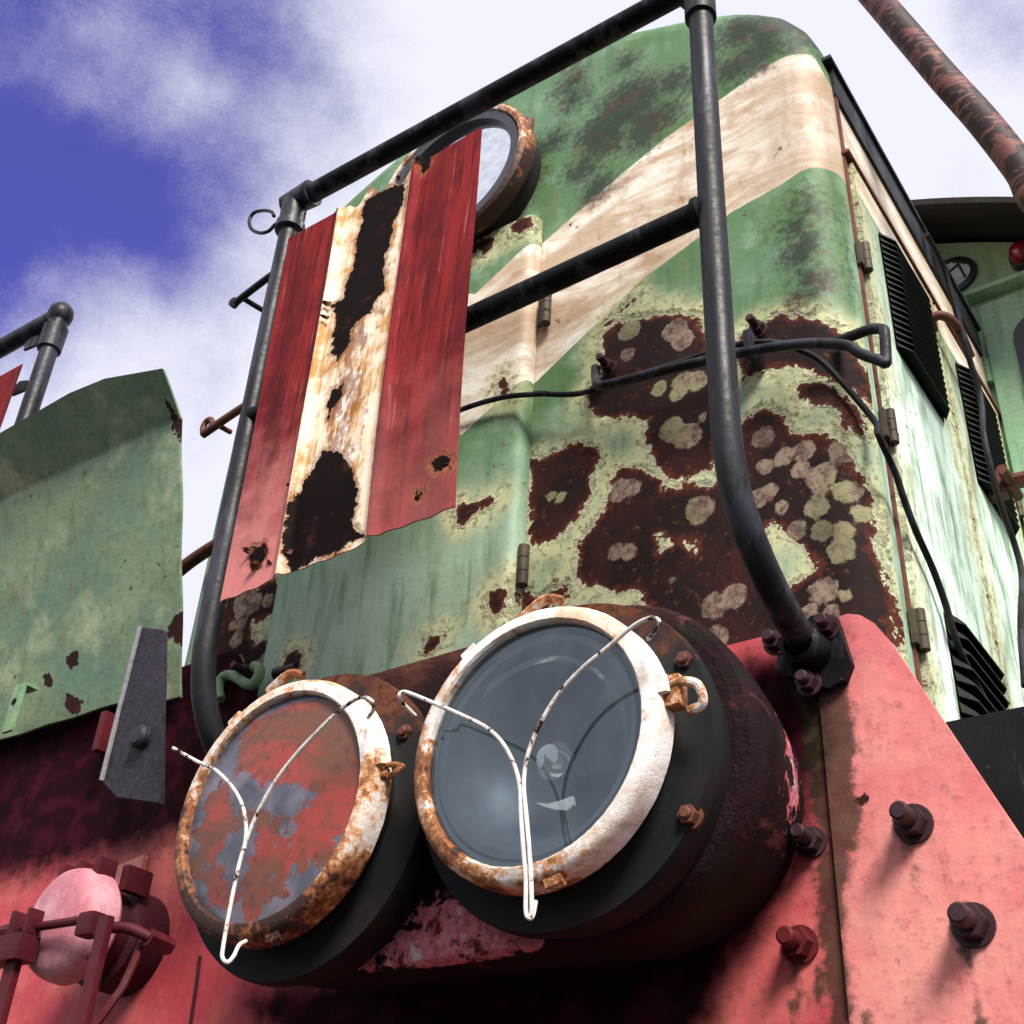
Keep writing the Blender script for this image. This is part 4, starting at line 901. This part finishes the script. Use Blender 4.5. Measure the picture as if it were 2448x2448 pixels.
# foot flange with bolts on the right post
fc = (xrt+.002, .715+CAMZ)
m = MB(); tri = []
for (ang, rad) in ((62, .054), (-48, .058), (185, .044)):
    for da in (-22, 0, 22): a = math.radians(ang+da); tri.append((fc[0]+rad*math.cos(a)*(1 if da == 0 else .93), fc[1]+rad*math.sin(a)*(1 if da == 0 else .93)))
tri.sort(key=lambda q: math.atan2(q[1]-fc[1], q[0]-fc[0]))
m.prism(tri, PY-.020, PY-.0065); m.lathe(fc, [(TR*.98, PY-.055), (TR*1.35, PY-.050), (TR*1.5, PY-.021)], 24); fl = m.build('foot_flange', M['rail'], rail)
for q in ((1958, 1477), (1912, 1613), (1832, 1516)): bolt_at_tip(q, 1.0, 'bolt', fl, PY-.019, .010)
m = MB(); fc2 = (xlt+.014, .65+CAMZ); m.prism([(fc2[0]+.06*math.cos(a), fc2[1]+.06*math.sin(a)) for a in np.linspace(0, 2*math.pi, 9)[:-1]], PY-.016, PY-.002); m.build('foot_flange', M['black'], rail)

# second handrail further left
x2, z2 = -2.335, 2.092+CAMZ; YRr, TR = 1.20, .0205
m = MB(); m.tube([(x2-.0, YRr, z2), (x2-.98, YRr, z2+.01)], TR*1.1, 24, 1); r2 = m.build('handrail', M['black'], loco)
m = MB(); m.tube([(x2+.0, YRr, z2), (x2+.012, YRr, 1.55+CAMZ), (x2+.014, YRr+.01, 1.42+CAMZ), (x2+.014, PY-.025, 1.15+CAMZ), (x2+.014, PY-.025, .85+CAMZ)], TR*1.05, 24, 6); m.build('post', M['black'], r2)
m = MB(); m.lathe((x2, YRr), [(.002, z2+.034), (.018, z2+.030), (.029, z2+.016), (.0315, z2), (.028, z2-.016), (.019, z2-.028)], 28, 'z')
m.lathe((x2+.001, YRr), [(TR*1.1, z2-.12), (TR*1.42, z2-.115), (TR*1.45, z2-.045), (TR*1.1, z2-.038)], 24, 'z'); m.build('ball_fitting', M['black'], r2)
# its lugs and the sliver of its red board
for (px, py) in ((62+5, 0+0),):
    pass
def lug(q, Y, parent):
    c = at(*q, Y); m = MB(); o = [(c[0]-.030, c[2]-.012), (c[0]+.020, c[2]-.018), (c[0]+.024, c[2]+.012), (c[0]-.010, c[2]+.024), (c[0]-.030, c[2]+.016)]
    m.prism(o, Y-.003, Y+.004); m.build('lug', M['black'], parent)
lug(k0([(190, 530)])[0], YRr, r2); lug(k0([(120, 790)])[0], YRr, r2)

# ------------------------------------------------------------------ warning board (corrugated, red - white - red)
BY = 1.053
def bd(q, Y=BY): return at(q[0], q[1], Y)
c00, c10, c11, c01 = bd((690, 568)), bd((1150, 302)), bd((1086, 1208), 1.046), bd((525, 1440))
def ubump(u):
    f = lambda a, b: np.exp(-((u-a)/b)**2)
    return -.0085*f(.285, .022)-.0085*f(.675, .022)+.004*((u > .30) & (u < .66))
nu, nv = 120, 190; U_, V_ = np.meshgrid(np.linspace(0, 1, nu), np.linspace(0, 1, nv), indexing='ij')
P = ((1-U_)*(1-V_))[..., None]*c00+(U_*(1-V_))[..., None]*c10+(U_*V_)[..., None]*c11+((1-U_)*V_)[..., None]*c01
off = ubump(U_) + .004*np.sin(V_*5+1)*U_ + .003*np.sin(U_*4+V_*3)
P[..., 1] += off
# ragged top of the rusted channel and ragged lower edge
P[..., 2] -= np.where(V_ < .08, (1-V_/.08)*(.012*np.sin(U_*55)+.010*np.sin(U_*23+1))*((U_ > .28) & (U_ < .70)), 0)
P[..., 2] += np.where(V_ > .96, (V_-.96)/.04*(.0012*np.sin(U_*61)+.0015*np.sin(U_*17+2)), 0)
m = MB(); m.sheet(P); Pb = P.copy(); Pb[..., 1] += .0022; m.sheet(Pb)
for sl_ in ((slice(None), 0), (slice(None), -1), (0, slice(None)), (-1, slice(None))): m.sheet(np.stack([P[sl_], Pb[sl_]]))
BR = [xz(cr(500, 200, k3, p), BY) for p in ([(880,660),(1000,590),(1110,560),(1105,680),(1040,790),(1030,900),(1010,960),(1000,1100),(1000,1190),(960,1240),(930,1320),(830,1380),(800,1500),(740,1590),(700,1560),(700,1450),(720,1350),(690,1270),(760,1220),(770,1150),(820,1050),(830,960),(850,850),(870,760)],
     [(700,1760),(780,1720),(770,1800),(720,1850),(690,1930),(680,1850)], [(1190,430),(1280,420),(1260,480),(1230,520),(1200,480)])]
BR += [xz(cr(400, 900, k1, p), BY) for p in ([(800,380),(880,385),(940,450),(960,520),(985,600),(980,680),(960,760),(1030,830),(640,1010),(620,900),(650,700),(700,540),(750,480)], [(430,880),(500,870),(510,920),(480,980),(420,980)], [(1380,460),(1430,420),(1480,430),(1480,470),(1400,490)], [(1290,610),(1320,605),(1310,650),(1290,640)])]
def board_u(V):
    x0 = c00[0]+(V[:, 2]-c00[2])/(c01[2]-c00[2])*(c01[0]-c00[0]); x1 = c10[0]+(V[:, 2]-c10[2])/(c11[2]-c10[2])*(c11[0]-c10[0]); return (V[:, 0]-x0)/(x1-x0)
def board_cream(V): u = board_u(V); return np.minimum(u-.283, .668-u)*.42
board = m.build('warning_board', M['board'], loco, attrs={'rust': lambda V: union(*[poly_sdf(V[:, [0, 2]], p) for p in BR]), 'cream': board_cream, 'u': board_u})
# curled flakes of paint and metal on the board
def flake(c, w, h, curl, rot, parent, mat):
    n_ = 9; P = np.zeros((n_, n_, 3))
    for i in range(n_):
        for j in range(n_):
            u = i/(n_-1)-.5; v = j/(n_-1); a = v*curl
            rr = 1/curl if abs(curl) > .01 else 1e3
            jag = 1+.25*math.sin(i*2.3+c[0]*90)+.15*math.sin(i*5.1)
            x = u*w*(1-.3*v*v); y = -(1-math.cos(a))*rr*h*jag; z = math.sin(a)*rr*h*jag
            xr, zr = x*math.cos(rot)-z*math.sin(rot), x*math.sin(rot)+z*math.cos(rot)
            P[i, j] = (c[0]+xr, c[1]+y, c[2]+zr)
    m = MB(); m.sheet(P); Q = P.copy(); Q[..., 1] += .0009; m.sheet(Q); return m
for (px, py, w_, h_, cu, ro) in ((455,990,.040,.030,2.2,.1),(500,900,.028,.030,1.8,-1.2),(440,900,.022,.034,1.5,1.2),(520,965,.030,.016,1.6,-.6),(660,560,.018,.03,1.5,1.5),(640,900,.016,.03,1.4,1.4),(1440,440,.03,.015,1.6,2.8)):
    c = at(400+px*k1, 900+py*k1, BY-.004); flake(c, w_*.5, h_*.5, cu, ro, board, None).build('curled_flake', M['rusty'], board)
for (px, py, w_, h_, cu, ro) in ((700,1270,.02,.03,1.5,1.3),(690,1350,.014,.03,1.4,1.2),(1210,440,.03,.014,1.9,0.2),(1090,560,.02,.02,1.4,-.4)):
    c = at(500+px*k3, 200+py*k3, BY-.004); flake(c, w_*.5, h_*.5, cu, ro, board, None).build('curled_flake', M['rusty'], board)
# second board, seen as a sliver at the left edge
s0 = k0([(130, 650)])[0]; s1 = k0([(0, 1020)])[0]
a0, a1 = at(*s0, 1.17), at(*s1, 1.17)
m = MB(); Q = np.zeros((20, 60, 3)); 
for i, u in enumerate(np.linspace(0, 1, 20)):
    for j, v in enumerate(np.linspace(0, 1, 60)): Q[i, j] = (a0[0]-.42*(1-u)+(a1[0]-a0[0])*0*v, 1.17+ubump(np.array(u))*1.0, a0[2]-.005*(1-u)-v*.74)
m.sheet(Q); Q2 = Q.copy(); Q2[..., 1] += .002; m.sheet(Q2)
m.build('warning_board', M['board'], loco, attrs={'rust': attr_none, 'cream': lambda V: np.minimum((V[:, 0]-(a0[0]-.42))/.42-.283, .668-(V[:, 0]-(a0[0]-.42))/.42)*.42, 'u': lambda V: (V[:, 0]-(a0[0]-.42))/.42})

# ------------------------------------------------------------------ gangway plate leaning out on the left
GXr = -1.639
def gplate():
    # section (Y, Z) from the foot to the top; the top strip is folded further out
    sec = lambda t: (1.268+(1.132-1.268)*t, .93+CAMZ+(1.437-.93)*t)
    nx, nz = 120, 130; xs = GXr-np.linspace(0, .75, nx); P = np.zeros((nx, nz, 3))
    def onfold(q):
        d = (q[0]-1224)*rgt-(q[1]-1224)*upv+_F*fwd            # y = 1.132-(z-1.437)*.62
        t = (1.132+1.437*.9)/(d[1]+.9*d[2]); return d*t
    tp = sorted([tuple(onfold(q)) for q in ((-120, 1085), (0, 1035), (165, 940), (250, 905), (404, 878))])
    topx = np.array([p[0] for p in tp]+[GXr]); topz = np.array([p[2] for p in tp]+[tp[-1][2]-.002])+CAMZ; print('top', tp)
    for i, x in enumerate(xs):
        botz = .93+CAMZ+(-.012 if x > -1.68 else .010)+.001*math.sin(x*40); zt = np.interp(x, topx, topz)
        for j, v in enumerate(np.linspace(0, 1, nz)):
            z = botz+(zt-botz)*v
            if z <= 1.437+CAMZ: t = (z-.93-CAMZ)/.507; y = 1.268-.136*t
            else: y = 1.132-(z-1.437-CAMZ)*.9
            xx = x if x < GXr-1e-6 else x+.002*math.sin(z*30)
            P[i, j] = (xx, y, z)
    m = MB(); m.sheet(P); Q = P.copy(); Q[..., 1] += .006; m.sheet(Q)
    for s_ in ((slice(None), 0), (slice(None), -1), (0, slice(None)), (-1, slice(None))): m.sheet(np.stack([P[s_], Q[s_]]))
    return m
kb = .3623
GR = [xz(cr(0, 1300, kb, p), 1.20) for p in ([(1150,360),(1190,350),(1200,560),(1120,620),(1000,540),(1060,440)], [(1120,900),(1160,860),(1205,930),(1210,1040),(1090,1080),(1085,1000)], [(350,700),(410,670),(400,740),(350,760)], [(190,820),(215,815),(215,860),(190,860)], [(340,1130),(370,1140),(350,1180)], [(290,920),(370,960),(320,1040),(280,980)], [(1160,620),(1130,690),(1120,760),(1150,740)])]
GR += [xz(k0(p), 1.13) for p in ([(1015,900),(1040,1060),(1015,1110),(1000,1000)], [(130,1150),(155,1150),(150,1210),(130,1200)], [(1000,1400),(1030,1440),(1010,1480),(985,1450)])]
gpl = gplate().build('gangway_plate', M['greenplate'], loco, attrs={'rust': lambda V: union(*[poly_sdf(V[:, [0, 2]], p) for p in GR])+.002, 'dirt_shade': attr_none, 'drip': attr_none})
# hinge strap (grey) and small drilled bracket on the plate
q4 = [at(335, 1500, 1.175), at(388, 1505, 1.175), at(383, 1700, 1.185), at(380, 1918, 1.20), at(280, 1905, 1.20), at(243, 1866, 1.20), at(290, 1690, 1.185)]
m = MB(); n_ = len(q4); fr = [tuple(p) for p in q4]; bk = [(p[0], p[1]+.012, p[2]) for p in q4]
m.add(fr+bk, [tuple(range(n_)), tuple(reversed(range(n_, 2*n_)))]+[(i, i+n_, (i+1) % n_+n_, (i+1) % n_) for i in range(n_)])
strap = m.build('hinge_strap', M['strap'], loco)
m = MB(); a0_, a1_ = at(335, 1498, 1.172), at(243, 1866, 1.196); L_ = [a0_, (a0_+a1_)/2, a1_]
m.tube(L_, .0045, 8, 1); m.build('strap_edge', M['strapedge'], strap)
m = MB(); q = at(343, 1765, 1.19); m.lathe((q[0], q[2]), [(.001, 1.172), (.014, 1.173), (.019, 1.178), (.020, 1.188)], 28, cap0=True); m.build('rivet', M['greymetal'], strap)
b0 = at(42, 1640, 1.20)
m = MB(); x0, x1, zt_, zb_ = b0[0]-.002, b0[0]+.028, b0[2], at(35, 1745, 1.20)[2]
o = rrect(x0, x1, zb_, zt_, .003, 2); 
m.box((x0, 1.196, zb_), (x1, 1.203, zt_), .002); m.box((x0, 1.200, zt_-.006), (x1+.004, 1.225, zt_), .002)
br = m.build('drilled_bracket', M['greenmetal'], loco)
m = MB(); m.lathe(((x0+x1)/2-.002, (zt_+zb_)/2+.012), [(.001, 1.1945), (.0065, 1.1948), (.0068, 1.1962)], 20, cap0=True); m.build('bolt_hole', M['dark'], br)
# small pink bar below the plate
q0, q1 = at(257, 1705, 1.26), at(232, 1798, 1.26); m = MB(); m.box((min(q0[0], q1[0])-.004, 1.25, q1[2]), (min(q0[0], q1[0])+.012, 1.297, q0[2]), .002); m.build('stop_bar', M['socketred'], loco)

# ------------------------------------------------------------------ jumper socket with cap on the front plate
ks = .3106
def sk(a, b, Y): return at(a*ks, 1848+b*ks, Y)
sc0 = sk(440, 1130, 1.15); sr = .083
cS = (sc0[0], sc0[2])
m = MB(); m.lathe(cS, [(sr*.93, PY), (sr*.93, PY-.06), (sr*.80, PY-.065), (sr*.80, 1.20)], 48); sock = m.build('jumper_socket', M['maroon'], loco)
m = MB(); m.lathe(cS, [(.001, 1.142), (sr*.30, 1.1422), (sr*.62, 1.1435), (sr*.82, 1.1475), (sr*.93, 1.154), (sr*.99, 1.165), (sr*1.02, 1.180), (sr*1.02, 1.195), (sr*.96, 1.202), (sr*.7, 1.203)], 64, cap0=True); m.build('cap', M['socket'], sock)
for dx in (-.045, -.005, .040): m = MB(); m.box((cS[0]+dx-.007, 1.165, cS[1]+sr*.80), (cS[0]+dx+.008, 1.20, cS[1]+sr*1.16), .004); m.build('lug', M['socketred'], sock)
m = MB()
m.box((cS[0]+.058, 1.20, cS[1]+.050), (cS[0]+.074, 1.25, cS[1]+.090), .005); m.build('cap_hinge', M['socketred'], sock)
a_, b_ = sk(90, 1215, 1.125), sk(640, 1130, 1.125)
m = MB(); m.tube([a_, b_], .0065, 10, 1); m.tube([a_-np.array([.02, 0, 0]), a_+np.array([.01, 0, 0])], .011, 10, 1); m.build('cap_bar', M['socketred'], sock)
a_ = sk(690, 1180, 1.125); m = MB(); m.box((a_[0]-.020, 1.115, a_[2]-.014), (a_[0]+.014, 1.142, a_[2]+.020), .006); m.tube([a_+np.array([.0, .01, 0]), a_+np.array([.045, .03, .0]), a_+np.array([.075, .05, -.012])], .0085, 12, 3); m.tube([a_+np.array([.075, .045, -.012]), a_+np.array([.078, .085, -.016])], .013, 6, 1)
m.build('clamp', M['socketred'], sock)
m = MB(); a_ = sk(820, 1110, 1.12); m.box((a_[0]-.007, 1.112, a_[2]-.36), (a_[0]+.014, 1.124, a_[2]+.0), .002)
m.tube([(a_[0]+.006, 1.125, a_[2]-.16), (a_[0]+.030, 1.15, a_[2]-.09), tuple(at(345, 2238, 1.19))], .006, 8, 2); m.build('lever', M['socketred'], sock)
m = MB(); a_ = sk(130, 1440, 1.12); m.box((a_[0]-.016, 1.112, a_[2]-.30), (a_[0]+.010, 1.124, a_[2]+.0), .002); m.box((a_[0]-.09, 1.10, a_[2]-.004), (a_[0]+.024, 1.135, a_[2]+.034), .003)
m.box((a_[0]-.022, 1.105, a_[2]+.034), (a_[0]-.014, 1.13, a_[2]+.07), .001); m.box((a_[0]+.016, 1.105, a_[2]+.034), (a_[0]+.024, 1.13, a_[2]+.07), .001); m.build('lever', M['socketred'], sock)
m = MB()
pl0 = sk(1080, 700, PY-.006); m.prism([(pl0[0]-.07, pl0[2]), (pl0[0]+.012, pl0[2]+.012), (pl0[0]+.010, pl0[2]-.06), (pl0[0]+.035, pl0[2]-.15), (pl0[0]+.015, pl0[2]-.185), (pl0[0]-.09, pl0[2]-.13)], PY-.012, PY-.002); m.build('mounting_plate', M['red'], sock, attrs={'rust': attr_none, 'dirt_shade': attr_none, 'drip': attr_none})
# conduit down the front plate
m = MB(); m.tube([at(478, 2285, PY-.004), at(470, 2350, PY-.004), at(455, 2448, PY-.004), at(440, 2560, PY-.004)], .0025, 8, 3); m.build('weld_seam', M['maroon'], plate)

# ------------------------------------------------------------------ leaning rusty pole beside the locomotive
Yp = 1.5
pp = [(1990, -120), (2080, -20), (2170, 85), (2260, 190), (2350, 290), (2440, 405), (2520, 520)]
pts = [at(*q, Yp) for q in pp]
e = pts[-1]; pts += [e+np.array([.17, -.02, -.40]), e+np.array([.34, -.04, -.92]), np.array([e[0]+.42, Yp-.06, .9]), np.array([e[0]+.43, Yp-.06, -.05])]; print('pole', e)
m = MB(); m.tube(pts, .0259, 28, 6)
po = m.build('rusty_pole', M['pole']); po['label'] = 'bent steel pole with flaking dull red paint, rising against the white sky beside the locomotive'; po['category'] = 'pole'
